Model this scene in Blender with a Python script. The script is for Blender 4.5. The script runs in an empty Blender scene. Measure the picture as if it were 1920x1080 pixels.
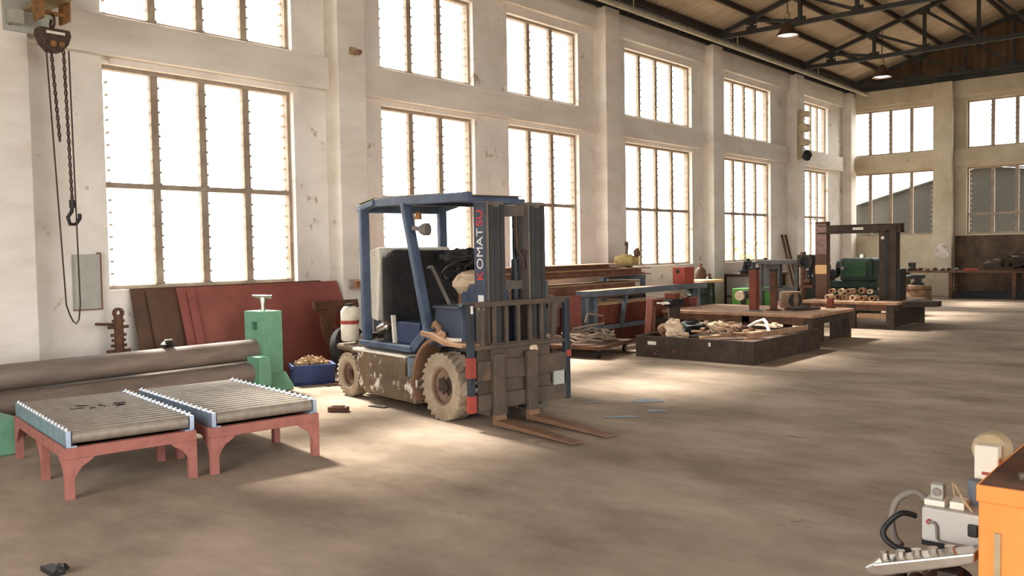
import bpy, math, random
from math import pi, sin, cos, radians as R
from mathutils import Vector as V, Matrix as M4
random.seed(7)
sc = bpy.context.scene
C = sc.collection
def lin(c):
    c /= 255.0
    return c/12.92 if c <= .04045 else ((c+.055)/1.055)**2.4
def rgb(r, g, b): return (lin(r), lin(g), lin(b), 1)

# ------------------------------------------------------------------ materials
MATS = {}
def mat(name, col, col2=None, scale=4, rough=.7, metal=0, bump=0, bscale=None, spots=None, spot_scale=9, spot_lo=.62, spec=.3, detail=6, stretch=None, lo=.35, hi=.65):
    m = bpy.data.materials.new(name); m.use_nodes = True
    nt = m.node_tree; N = nt.nodes; L = nt.links
    b = N['Principled BSDF']; b.inputs['Roughness'].default_value = rough; b.inputs['Metallic'].default_value = metal
    b.inputs['Specular IOR Level'].default_value = spec
    b.inputs['Base Color'].default_value = col
    tc = N.new('ShaderNodeTexCoord'); src = tc.outputs['Object']
    if stretch:
        mp = N.new('ShaderNodeMapping'); mp.inputs['Scale'].default_value = stretch
        L.new(src, mp.inputs['Vector']); src = mp.outputs['Vector']
    out = None
    if col2:
        nz = N.new('ShaderNodeTexNoise'); nz.inputs['Scale'].default_value = scale; nz.inputs['Detail'].default_value = detail; nz.inputs['Roughness'].default_value = .65
        L.new(src, nz.inputs['Vector'])
        cr = N.new('ShaderNodeValToRGB'); e = cr.color_ramp.elements
        e[0].position = lo; e[0].color = col; e[1].position = hi; e[1].color = col2
        L.new(nz.outputs['Fac'], cr.inputs['Fac']); out = cr.outputs['Color']
    if spots:
        nz = N.new('ShaderNodeTexNoise'); nz.inputs['Scale'].default_value = spot_scale; nz.inputs['Detail'].default_value = 8; nz.inputs['Roughness'].default_value = .7
        L.new(src, nz.inputs['Vector'])
        mr = N.new('ShaderNodeMapRange'); mr.inputs['From Min'].default_value = spot_lo; mr.inputs['From Max'].default_value = spot_lo+.06
        L.new(nz.outputs['Fac'], mr.inputs['Value'])
        mx = N.new('ShaderNodeMixRGB'); L.new(mr.outputs['Result'], mx.inputs['Fac'])
        if out: L.new(out, mx.inputs['Color1'])
        else: mx.inputs['Color1'].default_value = col
        mx.inputs['Color2'].default_value = spots; out = mx.outputs['Color']
    if out: L.new(out, b.inputs['Base Color'])
    if bump:
        nz = N.new('ShaderNodeTexNoise'); nz.inputs['Scale'].default_value = bscale or scale*6; nz.inputs['Detail'].default_value = 5
        L.new(src, nz.inputs['Vector'])
        bp = N.new('ShaderNodeBump'); bp.inputs['Strength'].default_value = bump; bp.inputs['Distance'].default_value = .02
        L.new(nz.outputs['Fac'], bp.inputs['Height']); L.new(bp.outputs['Normal'], b.inputs['Normal'])
    MATS[name] = m
    return m
plaster = mat('plaster', rgb(231,224,215), rgb(211,202,191), 1.1, .85, bump=.15, bscale=14, spots=rgb(172,154,132), spot_scale=2.6, spot_lo=.595)
beamwhite = mat('beam_paint', rgb(229,221,210), rgb(210,200,187), 1.3, .85, bump=.12, bscale=10, spots=rgb(170,150,128), spot_scale=2.6, spot_lo=.67, stretch=(1,.6,2))
framepaint = mat('frame_paint', rgb(160,146,130), rgb(136,120,102), 5, .8)
brickish = mat('dark_brown_wall', rgb(100,82,66), rgb(68,55,45), 2.2, .9, bump=.2, bscale=12)
steel_dark = mat('dark_steel', rgb(62,62,62), rgb(50,47,45), 3, .6, metal=.2)
purlin_m = mat('purlin_steel', rgb(60,48,40), rgb(50,44,40), 3, .7)
gutter_m = mat('pale_pipe', rgb(170,165,145), rgb(150,140,120), 3, .6)
rust = mat('rust', rgb(112,76,54), rgb(72,52,42), 6, .85, bump=.2, bscale=40)
rustdark = mat('dark_rust', rgb(74,60,48), rgb(50,42,36), 5, .8, bump=.2, bscale=30, spots=rgb(110,72,48), spot_scale=5, spot_lo=.6)
rustlight = mat('pale_rust', rgb(176,140,108), rgb(140,106,80), 6, .8)
redplate = mat('red_primer', rgb(150,86,76), rgb(132,74,66), 2.5, .75, spots=rgb(118,62,50), spot_scale=2.3, spot_lo=.62)
redpaint = mat('red_paint', rgb(160,102,90), rgb(140,86,76), 7, .7, spots=rgb(120,70,55), spot_scale=12, spot_lo=.64)
brownplate = mat('brown_plate', rgb(98,72,56), rgb(82,60,48), 3, .75)
maroon = mat('maroon_steel', rgb(124,64,48), rgb(98,52,40), 4, .75)
green_mc = mat('machine_green', rgb(112,160,132), rgb(98,144,118), 5, .55, spots=rgb(72,96,80), spot_scale=6, spot_lo=.67)
green_dk = mat('dark_green', rgb(34,52,40), rgb(26,38,32), 5, .5)
green_br = mat('bright_green', rgb(92,150,66), rgb(76,128,58), 4, .6)
roll_m = mat('roll_steel', rgb(134,118,106), rgb(110,96,86), 3, .6, metal=.15, stretch=(3,.6,3))
conv_roll = mat('roller_steel', rgb(150,138,124), rgb(130,118,104), 5, .55, metal=.2, stretch=(3,.7,3), spots=rgb(96,84,74), spot_scale=2.6, spot_lo=.68)
galv = mat('galvanised', rgb(176,190,206), rgb(150,162,178), 9, .38, metal=.7)
boltw = mat('bolt_white', rgb(225,225,222), None, rough=.4, metal=.3)
blue_fl = mat('truck_blue', rgb(80,93,112), rgb(60,70,87), 4, .5, spots=rgb(84,84,88), spot_scale=6, spot_lo=.66)
blue_dk = mat('truck_dark_blue', rgb(66,74,90), rgb(54,60,74), 4, .55, spots=rgb(80,72,64), spot_scale=7, spot_lo=.64)
blue_box = mat('box_blue', rgb(52,66,98), rgb(42,52,78), 4, .55)
white_fl = mat('truck_white', rgb(226,220,206), rgb(206,196,178), 5, .5)
black_fl = mat('black_insulation', rgb(50,48,46), rgb(34,33,33), 5, .85, bump=.5, bscale=14, spots=rgb(86,74,62), spot_scale=4, spot_lo=.63)
mud = mat('muddy_steel', rgb(112,94,72), rgb(88,72,56), 5, .85, bump=.2, spots=rgb(214,206,190), spot_scale=6, spot_lo=.56)
fender_m = mat('fender_rust', rgb(134,100,76), rgb(112,84,64), 4, .8)
dusty = mat('dusty_rubber', rgb(166,150,128), rgb(140,124,104), 6, .9, bump=.3, bscale=30)
rubber = mat('rubber', rgb(44,42,40), rgb(32,31,30), 6, .8)
rimm = mat('rim', rgb(138,116,96), rgb(108,86,70), 6, .8)
mast_m = mat('mast_steel', rgb(108,98,88), rgb(80,74,68), 3, .6, metal=.2, stretch=(3,3,.6), spots=rgb(98,80,64), spot_scale=4, spot_lo=.62)
blk_paint = mat('black_paint', rgb(48,52,58), rgb(36,40,46), 5, .5)
red_mark = mat('red_marking', rgb(166,66,54), rgb(132,58,48), 8, .6)
text_red = mat('letter_red', rgb(214,54,50), None, rough=.5)
text_white = mat('letter_white', rgb(220,216,210), None, rough=.5)
chrome = mat('bright_steel', rgb(214,208,198), rgb(190,182,170), 12, .22, metal=.9)
orange = mat('orange_paint', rgb(240,148,72), rgb(228,132,60), 3, .5, spots=rgb(206,104,50), spot_scale=5, spot_lo=.68)
grey_box = mat('grey_enamel', rgb(182,178,172), rgb(172,168,160), 4, .45)
cream_m = mat('cream_plastic', rgb(214,208,190), None, rough=.45)
tan_m = mat('tan_housing', rgb(182,164,128), rgb(150,128,98), 6, .6)
blackp = mat('black_plastic', rgb(38,37,37), rgb(28,28,28), 5, .45)
greyhose = mat('grey_hose', rgb(128,120,112), rgb(108,100,94), 8, .6)
rope_m = mat('hose_dusty', rgb(160,142,122), rgb(128,110,94), 8, .8)
wood = mat('weathered_wood', rgb(190,158,122), rgb(150,118,88), 3, .85, stretch=(1,6,6))
rag = mat('pale_rag', rgb(222,200,170), rgb(190,166,136), 8, .9, bump=.5)
steelgrey = mat('grey_blue_steel', rgb(106,116,124), rgb(88,94,100), 4, .6, spots=rgb(130,100,80), spot_scale=6, spot_lo=.66)
bluebin = mat('blue_crate', rgb(44,62,112), rgb(38,50,88), 4, .5, spots=rgb(44,42,48), spot_scale=5, spot_lo=.58)
yellow_m = mat('yellow_pump', rgb(176,156,96), rgb(132,112,76), 10, .6)
hoist_or = mat('hoist_orange', rgb(150,104,58), rgb(104,76,52), 10, .7)
jib_m = mat('jib_paint', rgb(166,150,112), rgb(140,122,92), 6, .7)
chain_m = mat('chain_steel', rgb(86,66,56), rgb(60,50,46), 30, .6, metal=.4)
panel_grey = mat('panel_grey', rgb(166,166,156), rgb(156,154,144), 5, .5)
brownframe = mat('panel_brown', rgb(132,98,76), None, rough=.7)
redbox = mat('red_box', rgb(168,76,62), rgb(150,66,56), 4, .7)
hood_m = mat('lamp_brown', rgb(92,66,52), rgb(72,56,48), 6, .5)
neigh_m = mat('neighbour_sheet', rgb(36,34,28), rgb(30,26,20), .8, .8, stretch=(1,1,.3))
ground_m = mat('outside_ground', rgb(176,164,146), rgb(150,138,120), .4, .9)
leaf = mat('leaf_green', rgb(196,206,140), rgb(150,176,96), 3, .6)
bark = mat('bark', rgb(110,88,66), None, rough=.9)
oil = mat('dark_scrap', rgb(72,74,80), rgb(54,56,62), 6, .5)
burlap = mat('wood_round', rgb(138,110,86), rgb(96,74,58), 6, .85)
creamtop = mat('cream_board', rgb(226,186,130), rgb(200,160,110), 4, .7)

# floor: stained concrete
floor_m = mat('concrete_floor', rgb(175,156,138), rgb(136,119,103), .8, .85, bump=.1, bscale=9, spots=rgb(98,84,72), spot_scale=1.1, spot_lo=.655, spec=.02, detail=12, lo=.38, hi=.62, stretch=(.8,1.25,1))
# roof sheeting: corrugation is real relief via bump along y
roof_m = mat('roof_sheet', rgb(186,168,144), rgb(166,148,124), 1.2, .8, stretch=(.5,2,1))
gable_m = mat('gable_sheet', rgb(112,88,66), rgb(84,66,52), 1.2, .8, stretch=(2,1,.5))

def glass_mat():
    m = bpy.data.materials.new('louvre_glass'); m.use_nodes = True
    nt = m.node_tree; N = nt.nodes; L = nt.links
    N.remove(N['Principled BSDF']); o = N['Material Output']
    t = N.new('ShaderNodeBsdfTransparent'); t.inputs['Color'].default_value = (.95,.97,.96,1)
    g = N.new('ShaderNodeBsdfGlossy'); g.inputs['Roughness'].default_value = .15; g.inputs['Color'].default_value = (.9,.9,.9,1)
    mx = N.new('ShaderNodeMixShader'); mx.inputs['Fac'].default_value = .045
    L.new(t.outputs[0], mx.inputs[1]); L.new(g.outputs[0], mx.inputs[2]); L.new(mx.outputs[0], o.inputs['Surface'])
    return m
glass = glass_mat()
def emis(name, col, s):
    m = bpy.data.materials.new(name); m.use_nodes = True
    b = m.node_tree.nodes['Principled BSDF']; b.inputs['Base Color'].default_value = col
    b.inputs['Emission Color'].default_value = col; b.inputs['Emission Strength'].default_value = s
    return m
lampglow = emis('lamp_glow', (1,.98,.95,1), 4)

# ------------------------------------------------------------------ mesh helper
class MB:
    def __init__(s): s.v = []; s.f = []
    def add(s, vs, fs, m=None):
        b = len(s.v)
        s.v += [tuple(m @ V(p)) if m is not None else tuple(p) for p in vs]
        s.f += [tuple(i+b for i in f) for f in fs]
        return s
    def bx(s, x0, x1, y0, y1, z0, z1, m=None):
        vs = [(x0,y0,z0),(x1,y0,z0),(x1,y1,z0),(x0,y1,z0),(x0,y0,z1),(x1,y0,z1),(x1,y1,z1),(x0,y1,z1)]
        return s.add(vs, [(0,3,2,1),(4,5,6,7),(0,1,5,4),(1,2,6,5),(2,3,7,6),(3,0,4,7)], m)
    def cb(s, c, d, rot=None):
        m = M4.Translation(c)
        if rot: m = m @ M4.Rotation(rot[2],4,'Z') @ M4.Rotation(rot[1],4,'Y') @ M4.Rotation(rot[0],4,'X')
        return s.bx(-d[0]/2,d[0]/2,-d[1]/2,d[1]/2,-d[2]/2,d[2]/2, m)
    def bar(s, p, q, w, h, up=(0,0,1)):
        p, q = V(p), V(q); d = (q-p); L = d.length; d.normalize()
        u = V(up)
        if abs(d.dot(u)) > .98: u = V((1,0,0))
        x = u.cross(d).normalized(); y = d.cross(x)
        m = M4((( x.x,y.x,d.x,p.x),(x.y,y.y,d.y,p.y),(x.z,y.z,d.z,p.z),(0,0,0,1)))
        return s.bx(-w/2,w/2,-h/2,h/2,0,L,m)
    def tube(s, pts, r, n=10, closed=False, r2=None):
        pts = [V(p) for p in pts]; k = len(pts); rings = []
        prev = None
        for i, p in enumerate(pts):
            if closed: t = (pts[(i+1)%k]-pts[i-1])
            elif i == 0: t = pts[1]-pts[0]
            elif i == k-1: t = pts[-1]-pts[-2]
            else: t = pts[i+1]-pts[i-1]
            t.normalize()
            if prev is None:
                a = V((0,0,1)) if abs(t.z) < .9 else V((1,0,0))
                x = t.cross(a).normalized()
            else:
                x = (prev - t*prev.dot(t)).normalized()
            prev = x; y = t.cross(x)
            rr = r if r2 is None else r+(r2-r)*i/(k-1)
            rings.append([p + (x*cos(2*pi*j/n)+y*sin(2*pi*j/n))*rr for j in range(n)])
        vs = [q for ring in rings for q in ring]; fs = []
        for i in range(k if closed else k-1):
            for j in range(n):
                a = i*n+j; b = i*n+(j+1)%n; c = ((i+1)%k)*n+(j+1)%n; d = ((i+1)%k)*n+j
                fs.append((a,b,c,d))
        if not closed:
            fs.append(tuple(range(n))[::-1]); fs.append(tuple((k-1)*n+j for j in range(n)))
        return s.add(vs, fs)
    def cyl(s, p, q, r, r2=None, n=18): return s.tube([p,q], r, n, r2=r2)
    def lathe(s, prof, m=None, n=28, closed=False):
        k = len(prof); vs = []; fs = []
        for r, z in prof:
            for j in range(n): vs.append((r*cos(2*pi*j/n), r*sin(2*pi*j/n), z))
        for i in range(k if closed else k-1):
            for j in range(n):
                fs.append((i*n+j, i*n+(j+1)%n, ((i+1)%k)*n+(j+1)%n, ((i+1)%k)*n+j))
        if not closed:
            if prof[0][0] > 1e-6: fs.append(tuple(range(n))[::-1])
            if prof[-1][0] > 1e-6: fs.append(tuple((k-1)*n+j for j in range(n)))
        return s.add(vs, fs, m)
    def prism(s, poly, axis, a, b, m=None):
        n = len(poly)
        def P(u, w, t): return {'x':(t,u,w),'y':(u,t,w),'z':(u,w,t)}[axis]
        vs = [P(u,w,a) for u,w in poly]+[P(u,w,b) for u,w in poly]
        fs = [tuple(range(n))[::-1], tuple(range(n,2*n))]+[(i,(i+1)%n,(i+1)%n+n,i+n) for i in range(n)]
        return s.add(vs, fs, m)
    def blob(s, c, r, seed=0, j=.25, n=7):
        rnd = random.Random(seed); vs = []; fs = []; k = n-1
        for i in range(1,k):
            th = pi*i/k
            for q in range(n):
                ph = 2*pi*q/n; f = 1+rnd.uniform(-j,j)
                vs.append((c[0]+r[0]*f*sin(th)*cos(ph), c[1]+r[1]*f*sin(th)*sin(ph), c[2]+r[2]*f*cos(th)))
        top = len(vs); vs.append((c[0],c[1],c[2]+r[2])); bot = len(vs); vs.append((c[0],c[1],c[2]-r[2]))
        for i in range(k-2):
            for q in range(n): fs.append((i*n+q, (i+1)*n+q, (i+1)*n+(q+1)%n, i*n+(q+1)%n))
        for q in range(n):
            fs.append((top, q, (q+1)%n)); fs.append((bot, (k-2)*n+(q+1)%n, (k-2)*n+q))
        return s.add(vs, fs)
    def build(s, name, m, parent=None, bevel=0, smooth=False, loc=None):
        me = bpy.data.meshes.new(name); me.from_pydata(s.v, [], s.f); me.update()
        import bmesh as _b
        bm = _b.new(); bm.from_mesh(me); _b.ops.recalc_face_normals(bm, faces=bm.faces); bm.to_mesh(me); bm.free()
        if smooth:
            me.shade_smooth(); me.set_sharp_from_angle(angle=R(38))
        me.materials.append(m)
        o = bpy.data.objects.new(name, me); C.objects.link(o)
        if parent: o.parent = parent
        if loc: o.location = loc
        if bevel:
            md = o.modifiers.new('edge','BEVEL'); md.width = bevel; md.segments = 2; md.limit_method = 'ANGLE'
        return o
def curve(pts, n=6):
    p = [V(q) for q in pts]; out = []
    for i in range(len(p)-1):
        a = p[max(i-1,0)]; b = p[i]; c = p[i+1]; d = p[min(i+2,len(p)-1)]
        for k in range(n):
            t = k/n; out.append(.5*((2*b)+(c-a)*t+(2*a-5*b+4*c-d)*t*t+(3*b-a-3*c+d)*t**3))
    return out+[p[-1]]
def RX(a): return M4.Rotation(a,4,'X')
def RY(a): return M4.Rotation(a,4,'Y')
def RZ(a): return M4.Rotation(a,4,'Z')
def T(*p): return M4.Translation(p)

def tag(o, label=None, cat=None, group=None, kind=None):
    if label: o['label'] = label
    if cat: o['category'] = cat
    if group: o['group'] = group
    if kind: o['kind'] = kind
    return o
def thing(name, label, cat, loc=(0,0,0), rz=0, group=None, kind=None):
    o = bpy.data.objects.new(name, None); C.objects.link(o); o.empty_display_size = .1
    o.location = loc; o.rotation_euler = (0,0,rz)
    return tag(o, label, cat, group, kind)
def dup(root, loc, rz=0, label=None, group=None):
    r = root.copy(); C.objects.link(r); r.location = loc; r.rotation_euler = (0,0,rz)
    if label: r['label'] = label
    if group: r['group'] = group
    for ch in list(root.children):
        c = ch.copy(); C.objects.link(c); c.parent = r
        for g in list(ch.children):
            d = g.copy(); C.objects.link(d); d.parent = c
    return r
def text(name, body, size, m, parent, mtx, depth=.002, fsx=1):
    cu = bpy.data.curves.new(name, 'FONT'); cu.body = body; cu.size = size; cu.extrude = depth; cu.align_x = 'LEFT'
    o = bpy.data.objects.new(name, cu); C.objects.link(o)
    dg = bpy.context.evaluated_depsgraph_get(); dg.update()
    me = bpy.data.meshes.new_from_object(o.evaluated_get(dg))
    bpy.data.objects.remove(o)
    me.transform(mtx); me.materials.clear(); me.materials.append(m); me.name = name
    p = bpy.data.objects.new(name, me); C.objects.link(p); p.parent = parent
    return p

# ------------------------------------------------------------------ the hall
L = 28.49; W = 20.0; Y0 = -4.2; ZT = 6.42; SL = .305
def struct(o, cat='structure'): o['kind'] = 'structure'; return o
f = MB(); f.bx(-.3, W+.3, Y0-.3, L+.3, -.15, 0)
struct(f.build('floor', floor_m))
g = MB(); g.bx(-45, 65, -50, 80, -.3, -.16)
struct(g.build('ground', ground_m))

LOW = (1.20, 3.82); UPP = (4.38, 5.78)
LW = [(4.66,7.28,4),(8.87,10.94,3),(11.82,13.93,3),(15.58,18.40,4),(20.04,22.72,4),(24.75,26.86,4)]
BW = [(.03,2.60,4),(3.51,6.10,4)]
BLOW = (1.85, 3.82)
def wallpart(mb, lo, hi, wins, low, put):
    cuts = sorted(wins); p = lo
    for a, b, n in cuts:
        if a > p: put(mb, p, a, 0, ZT)
        put(mb, a, b, 0, low[0]); put(mb, a, b, low[1], UPP[0]); put(mb, a, b, UPP[1], ZT); p = b
    if p < hi: put(mb, p, hi, 0, ZT)
w = MB()
wallpart(w, Y0-.3, L+.3, LW, LOW, lambda mb,a,b,z0,z1: mb.bx(-.3,0,a,b,z0,z1))
wl = struct(w.build('wall_left', plaster))
COLS = [(-1.1,-.6),(3.3,3.76),(7.83,8.33),(14.45,14.95),(18.9,19.4),(23.8,24.3),(28.02,28.49)]
for a, b in COLS:
    c = MB(); c.bx(0,.3,a,b,0,6.36)
    c.build('column', beamwhite, wl, bevel=.012)
edges = [Y0]+[x for c_ in COLS for x in c_]
for i in range(1, len(edges)-1, 2):
    a, b = edges[i+1], edges[i+2] if i+2 < len(edges) else L
    if b-a < 1: continue
    m_ = MB(); m_.bx(0,.1,a,b,3.90,4.35); m_.build('mid_beam', beamwhite, wl, bevel=.01)
    m_ = MB(); m_.bx(0,.1,a,b,5.93,6.40); m_.build('top_beam', beamwhite, wl, bevel=.01)
w = MB()
wallpart(w, 0, W, BW, BLOW, lambda mb,a,b,z0,z1: mb.bx(a,b,L,L+.3,z0,z1))
endp = mat('dim_end_wall', rgb(194,182,160), rgb(170,156,132), 1.2, .85, bump=.15, bscale=14, spots=rgb(140,118,90), spot_scale=3, spot_lo=.64)  # tone lowered below the side plaster to carry the far end's dimmer light
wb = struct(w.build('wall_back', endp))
for a, b in [(2.66,3.18),(6.5,7.0),(10.5,11.0),(14.1,14.6),(18.1,18.6)]:
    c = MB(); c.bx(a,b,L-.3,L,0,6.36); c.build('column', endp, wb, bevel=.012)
for a, b in [(.1,2.66),(3.18,6.5),(7.0,10.5),(11.0,14.1),(14.6,18.1)]:
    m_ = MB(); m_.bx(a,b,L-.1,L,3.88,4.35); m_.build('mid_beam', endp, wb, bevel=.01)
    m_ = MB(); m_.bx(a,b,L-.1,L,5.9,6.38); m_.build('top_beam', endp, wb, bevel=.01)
pp = MB(); pp.prism([(2.68,1.2),(2.9,1.14),(3.1,1.2),(3.12,1.45),(2.98,1.58),(2.72,1.55),(2.7,1.35)],'y',L-.304,L-.2995); pp.build('peeled_patch', mat('bare_render', rgb(222,214,206), rgb(170,140,116), 5, .9), wb)
m_ = MB(); m_.bx(3.2,6.5,L-.012,L-.002,.0,1.80); m_.build('brown_band', brickish, wb)  # flat dark brown band across the lower wall
# far side wall and the wall behind the viewer, with the door opening that lights the hall
w = MB(); w.bx(W,W+.3,Y0-.3,-3.4,0,ZT); w.bx(W,W+.3,8.5,L+.3,0,ZT); w.bx(W,W+.3,-3.4,8.5,6.1,ZT)
struct(w.build('wall_right', brickish))  # this and wall_front, both unseen, are coloured dark to cut bounced light
w = MB(); w.bx(0,4.0,Y0-.3,Y0,0,ZT); w.bx(11,W,Y0-.3,Y0,0,ZT); w.bx(4.0,11,Y0-.3,Y0,5.0,ZT)
struct(w.build('wall_front', brickish))

# windows
NW = [0]
def window(kind, plane, a0, a1, z0, z1, n, rails=(), seed=1):
    NW[0] += 1
    root = thing('window_%d' % NW[0], None, None, (0,0,0), 0, None, 'structure')
    fr = MB(); pn = MB(); rnd = random.Random(seed*13+NW[0])
    def B(mb, a, b, d0, d1, u, v):
        if kind == 'x': mb.bx(plane+d0, plane+d1, a, b, u, v)
        elif kind == 'X': mb.bx(plane-d1, plane-d0, a, b, u, v)
        else: mb.bx(a, b, plane-d1, plane-d0, u, v)
    t = .045
    B(fr, a0, a1, -.05, .05, z0, z0+t); B(fr, a0, a1, -.05, .05, z1-t, z1)
    B(fr, a0, a0+t, -.05, .05, z0+t, z1-t); B(fr, a1-t, a1, -.05, .05, z0+t, z1-t)
    for r_ in rails: B(fr, a0+t, a1-t, -.05, .05, r_-.03, r_+.03)
    wd = (a1-a0-2*t)/n
    for i in range(1, n): B(fr, a0+t+i*wd-.047, a0+t+i*wd+.047, -.03, .03, z0+t, z1-t)
    segs = [z0+t]+[x for r_ in rails for x in (r_-.03, r_+.03)]+[z1-t]
    for k in range(0, len(segs), 2):
        s0, s1 = segs[k], segs[k+1]; m = max(2, round((s1-s0)/.142)); h = (s1-s0)/m
        for i in range(n):
            tilt = rnd.choice([.12,.16,.2,.45,.7]) if kind == 'x' else .15
            for j in range(m):
                z = s0+(j+.5)*h; a = a0+t+i*wd+.048; b = a0+t+(i+1)*wd-.048
                hh = h*.53; dx, dz = sin(tilt)*hh, cos(tilt)*hh
                if kind in 'xX':
                    sg = 1 if kind == 'x' else -1
                    vs = [(plane-sg*dx,a,z-dz),(plane-sg*dx,b,z-dz),(plane+sg*dx,b,z+dz),(plane+sg*dx,a,z+dz)]
                else:
                    vs = [(a,plane+dx,z-dz),(b,plane+dx,z-dz),(b,plane-dx,z+dz),(a,plane-dx,z+dz)]
                pn.add(vs, [(0,1,2,3)])
                for e in (a, b):
                    sgn = 1 if e == a else -1
                    B(fr, min(e, e+sgn*.014), max(e, e+sgn*.008), -.03, .05, z-dz-.012, z-dz+.016)
    fr.build('frame', framepaint, root); pn.build('pane', glass, root)
    return root
for i, (a, b, n) in enumerate(LW):
    window('x', -.14, a, b, LOW[0], LOW[1], n, (2.43,), i)
    window('x', -.14, a, b, UPP[0], UPP[1], n, (), i+20)
for i, (a, b, n) in enumerate(BW):
    window('y', L+.14, a, b, BLOW[0], BLOW[1], n, (2.44,) if i else (), i)
    window('y', L+.14, a, b, UPP[0], UPP[1], n, (), i)

# roof: corrugated sheets on two slopes, ridge at x = 10
rf = MB(); prof = []
def roofz(x): return 6.66+SL*(x if x <= 10 else 20-x)
ys = []; y = Y0-.5; k = 0
while y < L+.5:
    ys.append((y, [0,.5,1,.5][k%4]*.045)); y += .055; k += 1
vs = []; fs = []
for (yy, dz) in ys:
    for x in (-.7, 10, 20.7): vs.append((x, yy, roofz(x)+dz))
for i in range(len(ys)-1):
    for j in range(2): fs.append((i*3+j, i*3+j+1, i*3+j+4, i*3+j+3))
rf.add(vs, fs)
struct(rf.build('ceiling', roof_m, smooth=False))
def gable(nm, yy, th):
    gb = MB(); vs = []; fs = []; x = 0; k = 0; xs = []
    while x <= 20.01: xs.append((x, [0,.5,1,.5][k%4]*.04)); x += .0625; k += 1
    for x, d in xs: vs += [(x, yy+d, 6.42), (x, yy+d, roofz(x)-.03)]
    for i in range(len(xs)-1): fs.append((2*i, 2*i+2, 2*i+3, 2*i+1))
    gb.add(vs, fs)
    return struct(gb.build(nm, gable_m))
gable('wall_gable', L+.05, 1); gable('wall_gable', Y0-.15, 1)
# eave beam with a row of short lattice ties over the window wall
e = MB(); e.bx(-.3,.06,Y0,L,6.42,6.62); struct(e.build('beam_eave', purlin_m))
e = MB()
e.bar((.2,Y0,6.36),(.2,L-.6,6.36),.035,.035); e.bar((.42,Y0,6.52),(.42,L-.6,6.52),.04,.05)
y = 8.4
while y < L-.8:
    e.bar((.2,y,6.37),(.42,y+.16,6.51),.02,.02); y += .3
struct(e.build('beam_eave_lattice', steel_dark))
e = MB(); e.cyl((W+.02,Y0,6.5),(W+.02,L,6.5),.1); struct(e.build('beam_eave_far', steel_dark))
# purlins
first = None
for i in range(12):
    x = .3+i*.86
    for xx in (x, 20-x):
        if first is None:
            b_ = MB(); b_.bx(-.03,.03,Y0,L,-.12,0)
            first = struct(b_.build('beam_purlin', purlin_m)); o = first
        else:
            o = first.copy(); C.objects.link(o)
        o.location = (xx, 0, roofz(xx)-.005)
# trusses
def truss(yy, proto=None):
    if proto: return dup(proto, (0,yy,0))
    root = thing('roof_truss', None, None, (0,yy,0), 0, None, 'structure')
    zb = 6.53
    def top(x): return roofz(x)-.17
    for nm, p, q in [('bottom_chord',(0.02,0,zb),(19.98,0,zb)),('top_chord',(.0,0,top(0)),(10,0,top(10))),('top_chord',(20,0,top(20)),(10,0,top(10)))]:
        b_ = MB(); b_.bar(p,q,.09,.1); b_.build(nm, steel_dark, root)
    xs = [1.15,2.3,3.55,4.8,6.1,7.4,8.7,10]
    xs = xs+[20-x for x in xs[-2::-1]]
    for i, x in enumerate(xs):
        b_ = MB(); b_.bar((x,0,zb),(x,0,top(x)),.07,.08); b_.cb((x,.0,zb+.06),(.26,.02,.16)); b_.cb((x,0,top(x)-.06),(.26,.02,.16)); b_.build('post', steel_dark, root)
        if i < len(xs)-1:
            x2 = xs[i+1]; p, q = ((x,0,top(x)-.05),(x2,0,zb+.05)) if x < 10 else ((x,0,zb+.05),(x2,0,top(x2)-.05))
            b_ = MB(); b_.bar(p,q,.06,.07); b_.build('brace', steel_dark, root)
    for s_ in (0,1):
        b_ = MB(); x = .12 if s_ == 0 else 19.88
        b_.bx(x-.14,x+.14,-.2,.2,6.36,6.48); b_.bx(x-.1,x+.1,-.02,.02,6.44,6.66); b_.build('bearing_plate', steel_dark, root)
    return root
t0 = truss(19.15)
for yy in (24.05, 28.1, 14.7, 8.08, 3.53, -.7): truss(yy, t0)
e = MB(); e.tube([(.8,-4,6.22),(.8,24.2,6.22),(.8,27.95,6.22)], .055, 10)
for y in (3.5,8.1,14.7,19.15,24.05): e.cyl((.8,y,6.22),(.8,y,6.5),.012,n=6)
struct(e.build('beam_pale_pipe', gutter_m, smooth=True))
e = MB(); e.bar((0,27.7,7.3),(20,27.7,7.3),.07,.1); e.bar((0.1,L-.02,6.45),(19.9,L-.02,6.45),.12,.12)
struct(e.build('beam_gable_girt', steel_dark))

# ------------------------------------------------------------------ outside, seen through the glass
nb = thing('neighbour_shed', 'low dark sheet-clad shed with sloping roof outside the end windows', 'building', (0,36,0))
n_ = MB(); n_.prism([(-3.8,-.16),(20,-.16),(20,2.0),(2.3,4.42),(-3.8,2.70)],'y',0,8)
n_.build('shed_body', neigh_m, nb)
n_ = MB(); n_.bar((-4.0,-.1,2.66),(2.3,-.1,4.45),.2,.05); n_.bar((2.3,-.1,4.45),(20.2,-.1,2.02),.2,.05); n_.build('verge_trim', neigh_m, nb)
sh = thing('shrub', 'leafy green shrub growing outside the window above the vice bench', 'shrub', (-3.2,27.3,-.16))
l_ = MB(); rnd = random.Random(3)
for i in range(500):
    a, b, c_ = rnd.gauss(0,.5), rnd.gauss(0,1.1), abs(rnd.gauss(1.0,.4))
    l_.cb((a,b,c_),(.16,.1,.004),(rnd.uniform(0,6),rnd.uniform(0,6),rnd.uniform(0,6)))
l_.build('foliage', leaf, sh)
s_ = MB()
for i in range(7): s_.tube([(0,-1.4+i*.45,0),(rnd.uniform(-.2,.2),-1.4+i*.45+rnd.uniform(-.2,.2),1.3)],.02,6)
s_.build('stem', bark, sh)

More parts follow.
